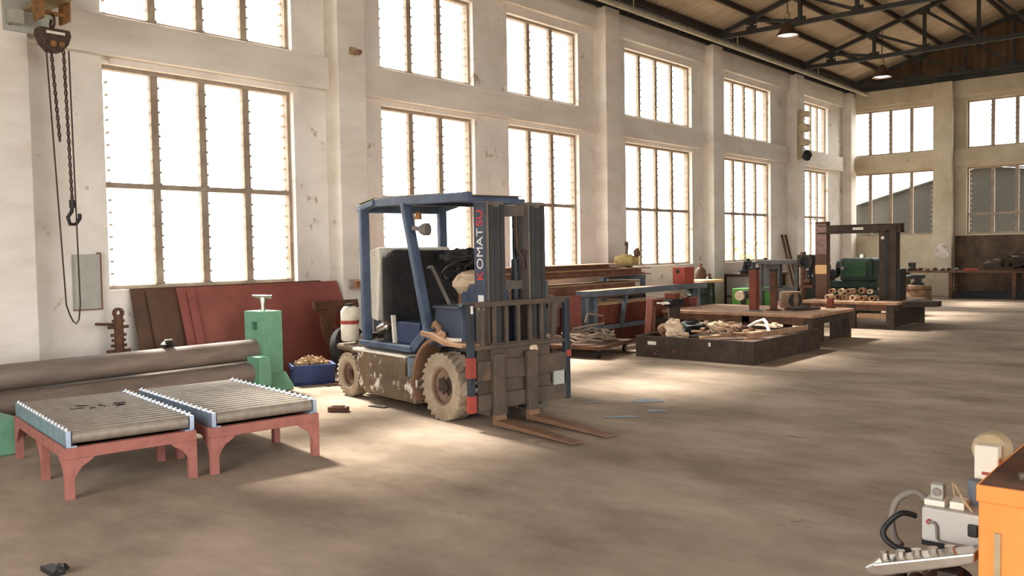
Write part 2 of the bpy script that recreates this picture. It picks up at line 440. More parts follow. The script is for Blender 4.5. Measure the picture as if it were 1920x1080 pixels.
# ------------------------------------------------------------------ forklift
FX = thing('forklift', 'old blue forklift truck with muddy sides parked on the open floor, forks lowered', 'forklift', (4.45,6.27,0), R(-10.5))
def part(mb, nm, m, par=FX, **k): return mb.build(nm, m, par, **k)
def tyre(x, y, r, w, side, rear):
    t = MB(); ri = r*.56; h = w/2
    prof = [(ri,-h*.8),(ri+.02,-h),(r*.82,-h),(r*.95,-h*.86),(r*.965,0),(r*.95,h*.86),(r*.82,h),(ri+.02,h),(ri,h*.8)]
    m = T(x,y,r) @ RX(pi/2)
    t.lathe(prof, m, 40, closed=True)
    n = 26
    for i in range(n):
        for s in (-1,1):
            a = 2*pi*(i+(.5 if s > 0 else 0))/n
            mm = T(x,y,r) @ RX(pi/2) @ RZ(a) @ T(r*.965,0,s*h*.52) @ RX(s*.5)
            t.bx(-.035*r/.3,.035*r,-r*.065,r*.065,-h*.5,h*.5,mm)
    o = t.build('tyre', dusty, FX, smooth=True)
    q = MB(); s = side
    rp = [(ri+.01,-h*.8),(ri+.012,h*.75),(ri-.02,h*.72),(ri*.9,h*.35),(ri*.55,h*.2 if not rear else h*.3),(ri*.5,h*.3),(.001,h*.32)]
    mm = m @ (RX(pi) if s > 0 else M4.Identity(4))
    q.lathe(rp, mm, 32); q.build('rim', rimm, o, smooth=True)
    q = MB(); q.lathe([(ri*.36,h*.2),(ri*.34,h*.62),(ri*.18,h*.75),(.001,h*.75)], mm, 20)
    for i in range(6):
        a = i*pi/3; q.cyl(mm @ V((ri*.45*cos(a),ri*.45*sin(a),h*.2)), mm @ V((ri*.45*cos(a),ri*.45*sin(a),h*.42)), .014*r/.3, n=6)
    q.build('hub', rust if rear else rustdark, o, smooth=True)
for s in (-1,1):
    tyre(0, s*.46, .318, .2, s, False); tyre(-1.88, s*.44, .243, .16, s, True)
b = MB(); b.bx(-2.0,.15,-.33,.33,.2,.6); b.bx(-.12,.12,-.5,.5,.26,.38); b.bx(-1.95,-1.8,-.36,.36,.2,.32); part(b,'chassis',rustdark,bevel=.01)
for s in (-1,1):
    y0, y1 = (-.56,-.33) if s < 0 else (.33,.56)
    b = MB(); b.prism([(-1.58,.2),(-1.42,.1),(-.42,.1),(-.42,.34),(-.62,.36),(-.62,.53),(-1.58,.53)],'y',y0,y1); part(b,'side_tank',mud,bevel=.012)
    b = MB(); b.bx(-1.66,-.6,y0-.01 if s < 0 else y0,y1+(.01 if s > 0 else 0),.535,.565); part(b,'step_edge',white_fl,bevel=.006)
    b = MB(); b.bx(-1.5,-.5,s*.52-.05,s*.52+.05,.6,.66); b.bar((-.52,s*.52,.63),(-.25,s*.52,.83),.09,.05,(0,1,0)); part(b,'door_sill',blue_fl,bevel=.008)
    b = MB(); b.cyl((-.52,s*.5,.36),(-.52,s*.5,.55),.075); part(b,'hydraulic_filter',steelgrey,smooth=True)
    # mudguard: rusty rear skirt and pale flat top
    b = MB(); ro, ri_ = .46, .43
    pts = [(ro*cos(a), .32+ro*sin(a)) for a in [R(x) for x in range(205,88,-9)]]; pin = [(ri_*cos(a), .32+ri_*sin(a)) for a in [R(x) for x in range(88,206,9)]]
    b.prism(pts+pin,'y',min(s*.34,s*.58),max(s*.34,s*.58)); part(b,'mudguard',fender_m,smooth=True)
    b = MB(); b.prism([(-.26,.79),(-.1,.775),(.12,.72),(.42,.715),(.42,.74),(.14,.75),(-.1,.815),(-.26,.83)],'y',min(s*.34,s*.6),max(s*.34,s*.6)); part(b,'fender_top',rustlight)
    # overhead guard posts
    b = MB(); b.bar((-1.45,s*.5,.6),(-1.47,s*.5,2.06),.07,.1,(0,1,0)); part(b,'rear_post',blue_fl,bevel=.012)
    b = MB(); b.bar((-.64,s*.5,2.06),(-.27,s*.5,.84),.07,.095,(0,1,0)); b.bar((-.27,s*.5,.86),(-.13,s*.5,.72),.07,.13,(0,1,0)); part(b,'front_pillar',blue_fl,bevel=.012)
b = MB(); b.prism([(-2.16,.5),(-2.18,.55),(-2.14,.57),(-1.7,.57),(-1.62,.72),(-1.5,.72),(-1.5,.3),(-1.62,.3),(-1.64,.48),(-2.04,.5)],'y',-.5,.5); b.bx(-2.1,-1.62,-.33,.33,.22,.6); part(b,'counterweight',mud,bevel=.03)
# overhead guard roof
b = MB()
for s in (-1,1): b.bar((-1.52,s*.5,2.05),(-1.2,s*.5,2.10),.06,.09,(0,1,0)); b.bar((-1.21,s*.5,2.10),(.44 if s < 0 else -.02,s*.5,2.07),.06,.085 if s < 0 else .05)
b.bar((-1.52,-.53,2.05),(-1.52,.53,2.05),.08,.08); b.bar((-.02,-.5,2.07),(-.02,.5,2.07),.05,.05); b.bar((-.64,-.5,2.08),(-.64,.5,2.08),.06,.07)
for x in (-1.25,-1.0,-.38,-.1): b.bar((x,-.5,2.10),(x,.5,2.10),.035,.05)
part(b,'guard_frame',blue_fl,bevel=.008)
b = MB(); b.prism([(-1.56,2.10),(-1.21,2.148),(-.02,2.12),(-.02,2.128),(-1.21,2.158),(-1.56,2.11)],'y',-.52,.52); part(b,'guard_sheet',tan_m)
# raised engine hood: white side cheek, black lining facing forward
hd = MB(); hd.prism([(-1.61,.92),(-1.56,1.5),(-1.47,1.6),(-1.26,1.64),(-1.24,1.5),(-1.32,.86)],'y',-.46,.46)
ho = part(hd,'engine_hood',white_fl,bevel=.02)
tag(ho,'white raised engine hood')
q = MB()
q.prism([(-.45,.62),(.45,.62),(.48,1.2),(.47,1.5),(.36,1.6),(-.36,1.62),(-.45,1.54)],'x',-1.24,-1.10); lin_ = q.build('hood_lining',black_fl,ho,bevel=.05)
tag(lin_,'black insulation lining of the raised hood')
q = MB()
for z, d in [(1.0,.05),(1.04,.09),(1.09,.06),(1.15,.04)]: q.bx(-1.58+.01*z,-1.58+d+.04,-.465,-.46,z,z+.028)
q.bx(-1.5,-1.47,-.466,-.46,1.2,1.48)
q.build('hood_decal',blackp,ho)
b = MB(); b.bx(-1.45,-.62,-.46,.46,.58,.66); b.bx(-1.4,-1.0,-.3,.3,.62,.82); part(b,'engine_block',rustdark,bevel=.02)
b = MB(); rr = random.Random(5)
for i in range(12): b.cb((-1.3+rr.random()*.5,-.4+rr.random()*.25,.7+rr.random()*.12),(.1,.06,.07),(rr.random(),rr.random(),rr.random()))
part(b,'engine_fittings',blackp)
b = MB(); b.lathe([(.001,0),(.05,0),(.055,.03),(.05,.16),(.02,.18),(.001,.18)], T(-1.25,-.46,.78) @ RY(1.25), 14); part(b,'silencer',chrome,smooth=True)
b = MB(); b.bar((-.95,-.46,.64),(-.98,-.46,.94),.03,.04,(0,1,0)); part(b,'hood_stay',white_fl)
b = MB(); b.bx(-.93,-.5,-.45,-.05,.66,.88); part(b,'battery_box',blue_box,bevel=.012)
b = MB(); b.prism([(-.3,.66),(-.2,1.06),(.2,1.06),(.24,.7)],'y',-.46,.46); b.bx(-.24,.2,-.48,.48,1.04,1.07); cw = part(b,'front_cowl',blue_dk,bevel=.015)
b = MB(); b.tube([(-.22,-.47,.86),(-.16,-.49,.9),(-.1,-.49,.86),(-.12,-.49,.78),(-.2,-.49,.78)],.03,8); b.blob((-.02,-.52,.8),(.06,.03,.05),4); part(b,'hydraulic_valve',rustlight,smooth=True)
b = MB(); b.bar((-.05,-.5,.76),(.25,-.5,.77),.04,.03); part(b,'grab_bar',white_fl)
b = MB(); m = T(-.42,.0,1.40) @ RY(-.62)
b.tube([m @ V((.19*cos(a),.19*sin(a),0)) for a in [2*pi*i/28 for i in range(28)]],.017,8,closed=True)
for a in (.4,2.5,4.6): b.bar(m @ V((0,0,-.02)), m @ V((.19*cos(a),.19*sin(a),0)),.025,.012)
b.lathe([(.001,-.03),(.045,-.03),(.04,.02),(.001,.025)], m, 14); sw = part(b,'steering_wheel',blackp,smooth=True)
b = MB(); b.cyl((-.42,0,1.38),(-.12,0,.98),.03); part(b,'steering_column',blackp)
b = MB(); b.blob((-.55,.12,1.5),(.3,.16,.1),8,.3,12); b.blob((-.75,.2,1.52),(.16,.2,.08),9,.3,12); part(b,'seat_cover',black_fl,smooth=True)
b = MB()
for d in (0,.06): b.tube([(-.72+d,-.2-d*.3,1.42),(-.66+d,-.2-d*.3,1.44),(-.32+d,-.2-d*.3,1.02)],.011,6)
part(b,'control_lever',greyhose)
b = MB(); b.lathe([(.001,0),(.04,0),(.06,.04),(.062,.09),(.001,.09)], T(-.42,-.47,1.80) @ RZ(R(25)) @ RY(pi/2), 16); b.bar((-.5,-.5,1.82),(-.4,-.47,1.8),.05,.04); wlp = part(b,'work_lamp',greyhose,smooth=True)
b = MB(); b.lathe([(.001,0),(.035,0),(.03,.06),(.001,.08)], T(-.45,-.47,1.9), 12); part(b,'amber_indicator',hoist_or,smooth=True)
b = MB(); b.tube([(.1,.3,2.0),(.12,.28,1.9),(.05,.3,1.82),(.1,.34,1.78)],.012,6); part(b,'cable',blackp)
b = MB(); b.bx(-1.53,-1.5,-.53,-.47,1.62,1.72); part(b,'tail_lamp',blackp); b = MB(); b.bx(-1.53,-1.5,-.53,-.47,1.3,1.5); part(b,'side_reflector',white_fl)
# mast
for y0, y1, s in ((-.355,-.15,-1),(.13,.335,1)):
    b = MB(); b.bx(.3,.5,y0,y1,.08,2.03); 
    o = part(b,'mast_rail',mast_m,bevel=.008)
    ys_ = y0 if s < 0 else y1
    q = MB(); q.bx(.305,.47,min(ys_,ys_+s*.006),max(ys_,ys_+s*.006),1.1,2.02); q.build('side_plate',blue_dk,o)
    q = MB(); yc = (y0+y1)/2; q.bx(.5,.512,yc-.085,yc-.045,.15,2.0); q.bx(.5,.516,yc+.04,yc+.085,.15,2.0); q.bx(.5,.506,yc-.03,yc+.03,.12,1.98); q.build('channel_flange',steel_dark,o)
    if s < 0:
        # lettering reads upward on the outer cheek, facing -y
        base = T(.425,y0-.008,1.21) @ M4(((0,-1,0,0),(0,0,-1,0),(1,0,0,0),(0,0,0,1)))
        x = 0; 
        for ch, mt, nm in (('K',text_red,'letter_red'),('OMAT',text_white,'letter_white'),('SU',text_red,'letter_red')):
            pass
for q in ((.34,.44,1.9,2.0),(.32,.42,.55,.65),(.32,.4,1.22,1.3)): part(MB().bx(q[0],q[1],-.16,.14,q[2],q[3]),'mast_crossbar',mast_m)
for y in (-.09,.07):
    b = MB(); b.cyl((.36,y,.2),(.36,y,1.5),.035); b.cyl((.36,y,1.5),(.36,y,1.95),.02); part(b,'lift_cylinder',blk_paint,smooth=True)
b = MB(); b.tube([(.42,.04,1.95),(.42,.05,1.6),(.46,.09,1.5),(.45,.1,1.4)],.018,8); b.blob((.45,.11,1.56),(.03,.03,.03),3); part(b,'lift_chain',chain_m)
# carriage with load backrest
cg = MB(); cg.bx(.52,.57,-.54,.52,.42,.60); cg.bx(.52,.57,-.54,.52,.16,.30); cg.bx(.48,.54,-.36,.34,.2,.75)
carr = mat('carriage_steel', rgb(92,78,66), rgb(70,60,52), 5, .75, bump=.15, bscale=30, spots=rgb(110,80,58), spot_scale=6, spot_lo=.62)
part(cg,'carriage',carr,bevel=.006)
for y, nm in ((-.6,'r'),(.54,'l')):
    b = MB(); b.bx(.52,.575,y-.03,y+.03,.15,1.12); o = part(b,'backrest_post',blk_paint,bevel=.006)
    if nm == 'r':
        MB().bx(.518,.58,y-.034,y+.034,.46,.64).build('red_marking',red_mark,o); MB().bx(.518,.58,y-.034,y+.034,.15,.3).build('red_marking',red_mark,o)
        q = MB(); q.bx(.52,.58,y-.012,y+.012,1.03,1.1); q.build('post_reflector',white_fl,o)
    else:
        q = MB(); q.bx(.518,.58,y-.02,y+.034,.56,.62); q.build('red_marking',red_mark,o)
b = MB(); b.bx(.52,.57,-.63,.57,1.08,1.13); b.bx(.525,.565,-.6,.54,.70,.735); part(b,'backrest_bar',carr,bevel=.006)
for y in (-.47,-.33,-.19,-.05,.09,.23,.37):
    b = MB(); b.bx(.53,.56,y-.014,y+.014,.72,1.1); part(b,'backrest_bar',carr)
part(MB().bx(.46,.5,.36,.46,.30,.52),'dusty_plate',rag); part(MB().blob((.52,.14,.66),(.03,.07,.09),2,.1,10),'dusty_cap',rag,smooth=True)
b = MB(); b.bx(.555,.572,.36,.49,.30,.43); part(b,'pale_plate',panel_grey)
for y in (-.33,.06):
    b = MB(); b.bx(.575,.625,y-.06,y+.06,.1,.66); part(b,'fork_shank',carr,bevel=.008)
    b = MB(); b.prism([(.575,.02),(1.62,.012),(1.62,.022),(1.2,.045),(.575,.07)],'y',y-.06,y+.06); b.prism([(.575,.07),(.575,.12),(.62,.12),(.64,.065)],'y',y-.06,y+.06); part(b,'fork_blade',fender_m,bevel=.004)
def vtext(body, m, z, size=.132):
    mtx = T(.437,-.362,z) @ M4(((0,-1,0,0),(0,0,-1,0),(1,0,0,0),(0,0,0,1)))
    o = text('lettering', body, size, m, FX, mtx @ M4.Diagonal((1,1,1,1)), .002)
    return o
def twidth(o): return max(v.co.z for v in o.data.vertices)
z = 1.31
for body, m in (('K',text_red),('OMAT',text_white),('SU',text_red)):
    o = vtext(body, m, z); z = twidth(o)+.016
b = MB(); b.bx(.36,.44,-.366,-.36,1.04,1.18); part(b,'sticker',text_white)

cn = thing('canister', 'dirty white plastic canister with a black cap on the forklift counterweight', 'canister', (FX.matrix_basis @ V((-2.02,-.40,.60)))[:], R(-10.5))
b = MB(); b.lathe([(.001,0),(.085,0),(.1,.02),(.1,.2),(.09,.22),(.1,.24),(.1,.33),(.07,.38),(.04,.39),(.001,.39)], None, 20); b.build('canister_body', white_fl, cn, smooth=True)
b = MB(); b.lathe([(.001,.39),(.045,.39),(.045,.42),(.001,.42)], None, 14); b.build('cap', blackp, cn)
b = MB(); b.lathe([(.102,.19),(.104,.2),(.104,.225),(.102,.23)], None, 20, closed=True); b.build('red_band', red_mark, cn)
bk = thing('bucket', 'blue bucket under a pale dusty cloth on the forklift cowl', 'bucket', (FX.matrix_basis @ V((.02,-.14,1.072)))[:], 0)
b = MB(); b.lathe([(.001,0),(.13,0),(.16,.22),(.15,.22),(.13,.02)], None, 24); b.build('pail', blue_fl, bk, smooth=True)
b = MB(); b.blob((0,0,.24),(.185,.185,.09),11,.1,14); b.blob((-.05,-.1,.2),(.12,.1,.1),12,.2,10); b.build('cloth', rag, bk, smooth=True)

# ------------------------------------------------------------------ roller tables
def roller_table(label, o, a):
    t = thing('roller_table', label, 'roller table', o, a, 'roller tables')
    # local: x across the front edge 0..w, y towards the window wall 0..d
    w, d, h = .86, 1.62, .34
    fr = MB(); s = .055
    fr.bx(0,w,0,s,h-.075,h); fr.bx(0,w,d-s,d,h-.075,h); fr.bx(0,s,s,d-s,h-.075,h); fr.bx(w-s,w,s,d-s,h-.075,h); fr.bx(s,w-s,d*.45,d*.45+.05,h-.07,h-.01)
    fr.build('frame', redpaint, t, bevel=.004); MB().bx(s,w-s,s,d*.45,h-.05,h-.04).bx(s,w-s,d*.45+.05,d-s,h-.05,h-.04).build('roller_shade_pan', rustdark, t)  # dark plate added to give the shade beneath the rollers
    for x in (0,w-s):
        for y in (0,d*.42,d-s):
            lg = MB(); lg.bx(x,x+s,y,y+s,0,h-.075)
            sx = 1 if x == 0 else -1; x0 = x+s if x == 0 else x
            if y in (0,d-s):
                yy = (y,y+.012) if y == 0 else (y+s-.012,y+s)
                arc = [(x0, h-.075),(x0+sx*.13,h-.075),(x0+sx*.1,h-.1),(x0+sx*.05,h-.13),(x0+sx*.02,h-.17),(x0,h-.21)]
                lg.prism(arc,'y',*yy)
            sy = 1 if y < d/2 else -1; y0 = y+s if sy > 0 else y
            xx = (x,x+.012) if x == 0 else (x+s-.012,x+s)
            arc = [(y0, h-.075),(y0+sy*.13,h-.075),(y0+sy*.1,h-.1),(y0+sy*.05,h-.13),(y0+sy*.02,h-.17),(y0,h-.21)]
            lg.prism(arc,'x',*xx)
            lg.build('leg', redpaint, t, bevel=.003)
    for x, s2 in ((.012,1),(w-.042,-1)):
        r_ = MB(); r_.bx(x,x+.03,.01,d-.01,h,h+.105); r_.bx(x if s2 > 0 else x-.035, x+.065 if s2 > 0 else x+.03,.01,d-.01,h,h+.008)
        ro = r_.build('side_rail', galv, t)
        bl = MB(); xb = x+.015
        bl.cyl((xb,0,h+.10),(xb,0,h+.122),.009,n=8); bl.cb((xb+s2*.02,0,h+.098),(.022,.022,.012))
        b0 = bl.build('bolt', boltw, ro)
        for i in range(17):
            b1 = b0 if i == 0 else b0.copy()
            if i: C.objects.link(b1)
            b1.location = (0, .06+i*(d-.12)/16, 0)
    for i in range(17):
        y = .06+i*(d-.12)/16
        ro = MB(); ro.cyl((.05,y,h+.062),(w-.05,y,h+.060),.046,n=18); ro.build('roller', conv_roll, t, smooth=True)
    return t
roller_table('red framed roller table nearer the camera, faint scrawl on its rollers', (4.27,2.37,0), R(80.5)) 
rt0 = [o for o in C.objects if o.name.startswith('roller_table')][0]
b = MB(); rr = random.Random(8)
for k, (cx_, cy_) in enumerate([(.30,.95),(.42,.88),(.5,.93),(.58,.86),(.36,1.02),(.62,.95)]):
    b.tube([(cx_+rr.uniform(-.05,.05), cy_+rr.uniform(-.06,.06), .448) for i in range(5)], .004, 5)
b.build('scrawl', blackp, rt0)
roller_table('red framed roller table closer to the forklift, clean rollers', (4.45,3.31,0), R(81.5))

# ------------------------------------------------------------------ plate bending rolls by the wall
pr = thing('plate_roll', 'green plate bending machine with long steel rolls along the window wall', 'rolling machine', (1.2,5.95,0))
st = MB()
st.prism([(-.19,.1),(.19,.1),(.19,.92),(-.19,.92),(-.19,.6),(-.06,.6),(-.06,.82),(.07,.82),(.07,.7),(-.06,.7),(-.06,.6),(-.19,.6)],'y',-.17,.09)
st = MB(); st.bx(-.19,.19,-.17,.09,.1,.7); st.bx(-.19,.19,-.17,.09,.8,.92); st.bx(-.19,-.05,-.17,.09,.7,.8); st.bx(.07,.19,-.17,.09,.7,.8); st.bx(-.05,.07,-.05,.09,.7,.8)
st.prism([(-.24,0),(.34,0),(.34,.05),(.19,.2),(.19,.1),(-.24,.1)],'y',-.2,.12)
st.build('end_stand', green_mc, pr)
b = MB(); b.bx(.1,.36,-.34,-.18,.08,.42); b.build('bearing_block', green_mc, pr, bevel=.012)
b = MB(); b.cyl((0,-.04,.92),(0,-.04,1.06),.03); b.cyl((0,-.04,1.02),(0,-.04,1.08),.045); b.build('adjusting_screw', chrome, pr, smooth=True)
b = MB(); b.cyl((-.12,-.09,1.09),(.12,.01,1.085),.02); b.build('handle', chrome, pr, smooth=True)
b = MB(); b.cyl((0,-.17,.47),(0,-5.2,.47),.125,n=28); b.cyl((0,-.14,.47),(0,-.2,.47),.075); b.build('top_roll', roll_m, pr, smooth=True)
b = MB(); b.cyl((.16,-.34,.225),(.16,-5.2,.225),.115,n=28); b.build('front_roll', roll_m, pr, smooth=True)
b = MB(); b.cyl((-.16,-.17,.225),(-.16,-5.2,.225),.115,n=28); b.build('rear_roll', roll_m, pr, smooth=True)
b = MB(); b.bx(-.3,.3,-5.5,-5.2,0,.95); b.build('end_stand', green_mc, pr, bevel=.012); b = MB(); b.bx(.3,1.32,-4.2,-3.22,0,.3); b.build('gear_base', green_mc, pr, bevel=.015)
b = MB(); b.bx(-.34,-.3,-5.2,.1,0,.14); b.build('bed_rail', rustlight, pr)
tag(MB().bx(1.02,1.1,3.9,5.6,0,.02).build('steel_flat', rustlight), 'long pale steel flat on the floor behind the bending rolls', 'steel bar')
b = thing('clamp', 'small dark clamp with bright top lying on the top roll', 'clamp', (1.19,4.72,.598))
MB().blob((0,0,.035),(.05,.07,.036),5,.2,9).build('clamp_body', blackp, b, smooth=True)
MB().cb((0,.01,.075),(.04,.08,.02)).build('jaw', chrome, b, bevel=.004)

# leaning plates
def leaning(name, label, y0, y1, xb, xt, zt, m, th=.014, cut=0, grp='plates leaning on the window wall'):
    t = MB(); ln = math.hypot(xb-xt, zt); ang = math.atan2(xb-xt, zt)
    poly = [(y0,0),(y1+cut*.5,0),(y1+cut*.5,ln*.62),(y1,ln),(y0,ln)]
    t.prism(poly, 'x', 0, th, T(xb,0,0.003) @ RY(-ang))
    return tag(t.build(name, m), label, 'steel plate', grp)
leaning('steel_plate','dark brown steel plate rearmost against the wall, its edge showing', 4.86,7.6,.42,.06,1.20,brownplate,.02)
leaning('steel_plate','brown steel plate between the rearmost plate and the red one', 5.02,7.68,.50,.13,1.17,brownplate,.02)
leaning('steel_plate','wide red primed steel plate leaning below the windows behind the bending machine', 5.36,7.76,.60,.22,1.19,redplate,.02,.1)
leaning('steel_plate','narrow red steel strip leaning on the wide red plate', 5.46,5.56,.66,.27,1.16,redplate,.012,0)
hp = thing('steel_gusset', 'rusty brown gusset plate with an oval hole leaning by the red plates', 'gusset plate', (.90,7.36,0))
g_ = MB(); ang = R(14)
mm = RY(-ang)
out_ = [(-.32,.98),(.38,.98),(.3,.4),(.1,.02),(-.12,.02),(-.28,.86)]
hole = [(.06+.13*cos(a), .62+.2*sin(a)) for a in [2*pi*i/18 for i in range(18)]]
g_.prism([(-.34,.86),(-.34,.97),(.38,.97),(.38,.86)],'x',-.02,.05,mm)
# plate with a hole, as a ring of quads
ring = []
for i in range(18):
    a = 2*pi*i/18; dx, dz = cos(a), sin(a)
    tx = (.26 if dx > 0 else .3)/abs(dx) if abs(dx) > 1e-3 else 9; tz = (.26 if dz > 0 else .6)/abs(dz) if abs(dz) > 1e-3 else 9
    k = min(tx, tz); px_, pz_ = .03+dx*k, .6+dz*k
    if pz_ < .5: px_ *= (.35+.65*pz_/.5)
    ring.append((px_, pz_))
vs = [(0,u,w_) for u, w_ in hole]+[(0,u,w_) for u, w_ in ring]+[(.03,u,w_) for u, w_ in hole]+[(.03,u,w_) for u, w_ in ring]
fs = []
for i in range(18):
    j = (i+1)%18
    fs += [(i,j,18+j,18+i),(36+i,54+i,54+j,36+j),(i,36+i,36+j,j),(18+i,18+j,54+j,54+i)]
g_.add(vs, fs, mm); g_.build('plate', rust, hp)
ty = thing('spare_tyre', 'worn black tyre leaning behind the forklift rear wheel', 'tyre', (1.24,7.18,0), R(0))
t_ = MB(); m = T(0,0,.33) @ RZ(R(8)) @ RY(pi/2-.28) 
t_.lathe([(.21,-.07),(.22,-.085),(.29,-.08),(.325,-.05),(.33,0),(.325,.05),(.29,.08),(.22,.085),(.21,.07)], m, 32, closed=True); t_.build('tread', rubber, ty, smooth=True)

cr = thing('crate', 'dirty blue plastic crate on the floor beside the green machine', 'crate', (1.32,6.50,0), R(62))
b = MB(); w_, d_, h_ = .25,.19,.24
b.bx(-w_,w_,-d_,d_,0,.02)
b.bx(-w_,w_,-d_,-d_+.02,.02,h_); b.bx(-w_,w_,d_-.02,d_,.02,h_); b.bx(-w_,-w_+.02,-d_+.02,d_-.02,.02,h_); b.bx(w_-.02,w_,-d_+.02,d_-.02,.02,h_)
b.build('bin', bluebin, cr, bevel=.012)
b = MB()
b.bx(-w_-.015,w_+.015,-d_-.015,-d_,h_-.04,h_); b.bx(-w_-.015,w_+.015,d_,d_+.015,h_-.04,h_); b.bx(-w_-.015,-w_,-d_,d_,h_-.04,h_); b.bx(w_,w_+.015,-d_,d_,h_-.04,h_)
b.build('rim', bluebin, cr)
sc_ = MB(); rr = random.Random(9)
for i in range(240):
    a = rr.uniform(-.19,.19); c_ = rr.uniform(-.13,.13); hz = .21+.12*(1-(a/.24)**2)*(1-(c_/.2)**2)*rr.uniform(.5,1)
    sc_.cb((a,c_,hz),(rr.uniform(.02,.05),rr.uniform(.02,.035),rr.uniform(.01,.03)),(rr.uniform(0,3),rr.uniform(0,3),rr.uniform(0,3)))
o = sc_.build('metal_offcuts', wood, None); o.location = (1.32,6.50,0); o.rotation_euler = (0,0,R(62)); tag(o,'heap of pale metal offcuts filling the blue crate','scrap metal',None,'stuff')
# floor bits
def floor_piece(name, label, cat, loc, d, m, rz=0, grp=None):
    t = thing(name, label, cat, (loc[0],loc[1],0), rz, grp)
    MB().bx(-d[0]/2,d[0]/2,-d[1]/2,d[1]/2,0,d[2]).build('block', m, t, bevel=min(.006,d[2]*.3)); return t
o = MB().bx(-.1,.1,-.045,.045,0,.05).bx(-.06,.06,-.03,.03,.05,.062).build('steel_block', rust, None, bevel=.006); o.location = (3.17,5.45,0); o.rotation_euler = (0,0,R(30)); tag(o,'small rusty steel block on the floor before the forklift','steel block')
o = MB().prism([(-.1,-.05),(.12,-.03),(.1,.05),(-.08,.06)],'z',0,.012).build('metal_scrap', rustdark); o.location = (3.3,5.86,0); tag(o,'small dark metal scrap under the forklift side','scrap metal')
ch = MB(); rr = random.Random(4)
for i in range(16):
    x = i*.035; c_ = V((x, .04*sin(i*.8), .018+.008*(i%2)))
    ch.tube([c_+V((.026*cos(a), .016*sin(a)*(1 if i%2 else .4), .016*sin(a)*(0 if i%2 else .9))) for a in [2*pi*k/10 for k in range(10)]],.006,6,closed=True)
o = ch.build('chain', rust, None, smooth=True); o.location = (1.75,6.42,0.0); o.rotation_euler = (0,0,R(50)); tag(o,'short rusty chain on the floor behind the forklift wheel','chain')
for i, (p, q, lb) in enumerate([((5.62,6.84),(.34,.12),'dark bluish sheet scrap on the floor nearest the fork tips'),((5.35,7.72),(.34,.22),'dark sheet scrap on the floor farthest from the fork tips'),((5.72,7.30),(.2,.1),'small dark sheet scrap between the two larger scraps'),((4.95,7.3),(.2,.06),'thin dark strip on the floor beside the forklift carriage')]):
    a, b_ = q; o = MB().prism([(-a/2,-b_*.3),(-a*.2,-b_/2),(a/2,-b_*.35),(a*.4,b_*.4),(-a*.3,b_/2)],'z',0,.006).build('sheet_scrap', oil)
    o.location = (p[0],p[1],0.0); o.rotation_euler = (0,0,R(40)); tag(o, lb, 'scrap metal', 'scraps on the open floor')

o = MB().bx(-.08,.07,-.03,.03,0,.025).blob((.05,.02,.03),(.04,.03,.025),2).build('metal_scrap', blackp); o.location = (5.57,1.77,0); tag(o,'small black scrap on the floor in front of the roller tables','scrap metal')
# ------------------------------------------------------------------ hoists, panel, small wall things
def chain_line(mb, p, q, link=.056, r=.008, w=.023):
    p, q = V(p), V(q); n = max(2, int((q-p).length/(link*.72))); d = (q-p).normalized()
    for i in range(n+1):
        c_ = p+(q-p)*(i/n); x = V((1,0,0)) if i%2 else V((0,1,0))
        mb.tube([c_+x*(w*cos(a))*.5*2*.5+d*(link*.5*sin(a)) for a in [2*pi*k/8 for k in range(8)]], r, 5, closed=True)
jb = thing('jib_beam', 'faded yellow jib beam bolted high on the first column, reaching into the hall', 'jib crane', (0,3.80,4.16))
b = MB(); b.bx(.3,3.0,-.1,.1,.0,.02); b.bx(.3,3.0,-.012,.012,.02,.28); b.bx(.3,3.0,-.1,.1,.28,.3); b.build('beam', jib_m, jb)
b = MB(); b.bx(.3,.33,-.28,.2,-.22,.34); b.bx(.33,.44,-.26,-.12,-.16,-.02); b.build('wall_bracket', panel_grey, jb, bevel=.006)
b = MB()
for y in (-.22,.15): b.cyl((.33,y,-.15),(.35,y,-.15),.018,n=8); b.cyl((.33,y,.25),(.35,y,.25),.018,n=8)
b.build('bolt', rust, jb)
hx = .82
hs = thing('chain_hoist', 'rusty chain hoist with hook and hand chain hanging from the jib beam', 'chain hoist', (hx,3.80,0))
b = MB()
for s in (-1,1):
    b.bx(-.12,.12,s*.125-.01,s*.125+.01,3.98,4.26)
    for x in (-.07,.07): b.cyl((x,s*.115,4.23),(x,s*.06,4.23),.04,n=14)
b.cyl((0,-.13,4.06),(0,.13,4.06),.02); b.build('trolley', hoist_or, hs, smooth=True)
b = MB(); b.tube([(0,.0,4.05),(.05,0,4.02),(.05,0,3.95),(0,0,3.9),(-.05,0,3.95),(-.02,0,4.0)],.014,8); b.build('top_hook', chain_m, hs, smooth=True)
b = MB(); b.prism([(-.15,3.9),(.15,3.9),(.16,3.84),(.13,3.75),(.06,3.67),(-.06,3.67),(-.13,3.75),(-.16,3.84)],'x',-.07,.07); ho2 = b.build('hoist_body', chain_m, hs, bevel=.015)
q = MB(); q.bx(.07,.078,-.09,.09,3.84,3.865); q.build('name_plate', white_fl, ho2)
q = MB(); q.cyl((.07,-.03,3.74),(.09,-.03,3.74),.03); q.cyl((.07,.05,3.74),(.09,.05,3.74),.03); q.build('cover_screw', hoist_or, ho2, smooth=True)
b = MB(); chain_line(b,(0,.1,3.68),(0,.13,2.17)); b.build('load_chain', chain_m, hs)
b = MB(); chain_line(b,(0,-.02,3.68),(0,.03,2.8)); b.build('slack_chain', chain_m, hs)
b = MB(); b.cyl((0,.13,2.18),(0,.13,2.1),.03); b.tube([(0,.13,2.12),(0,.12,2.06),(0,.08,2.0),(0,.1,1.93),(0,.16,1.93),(0,.2,1.99),(0,.2,2.04)],.02,8); b.build('load_hook', blackp, hs, smooth=True)
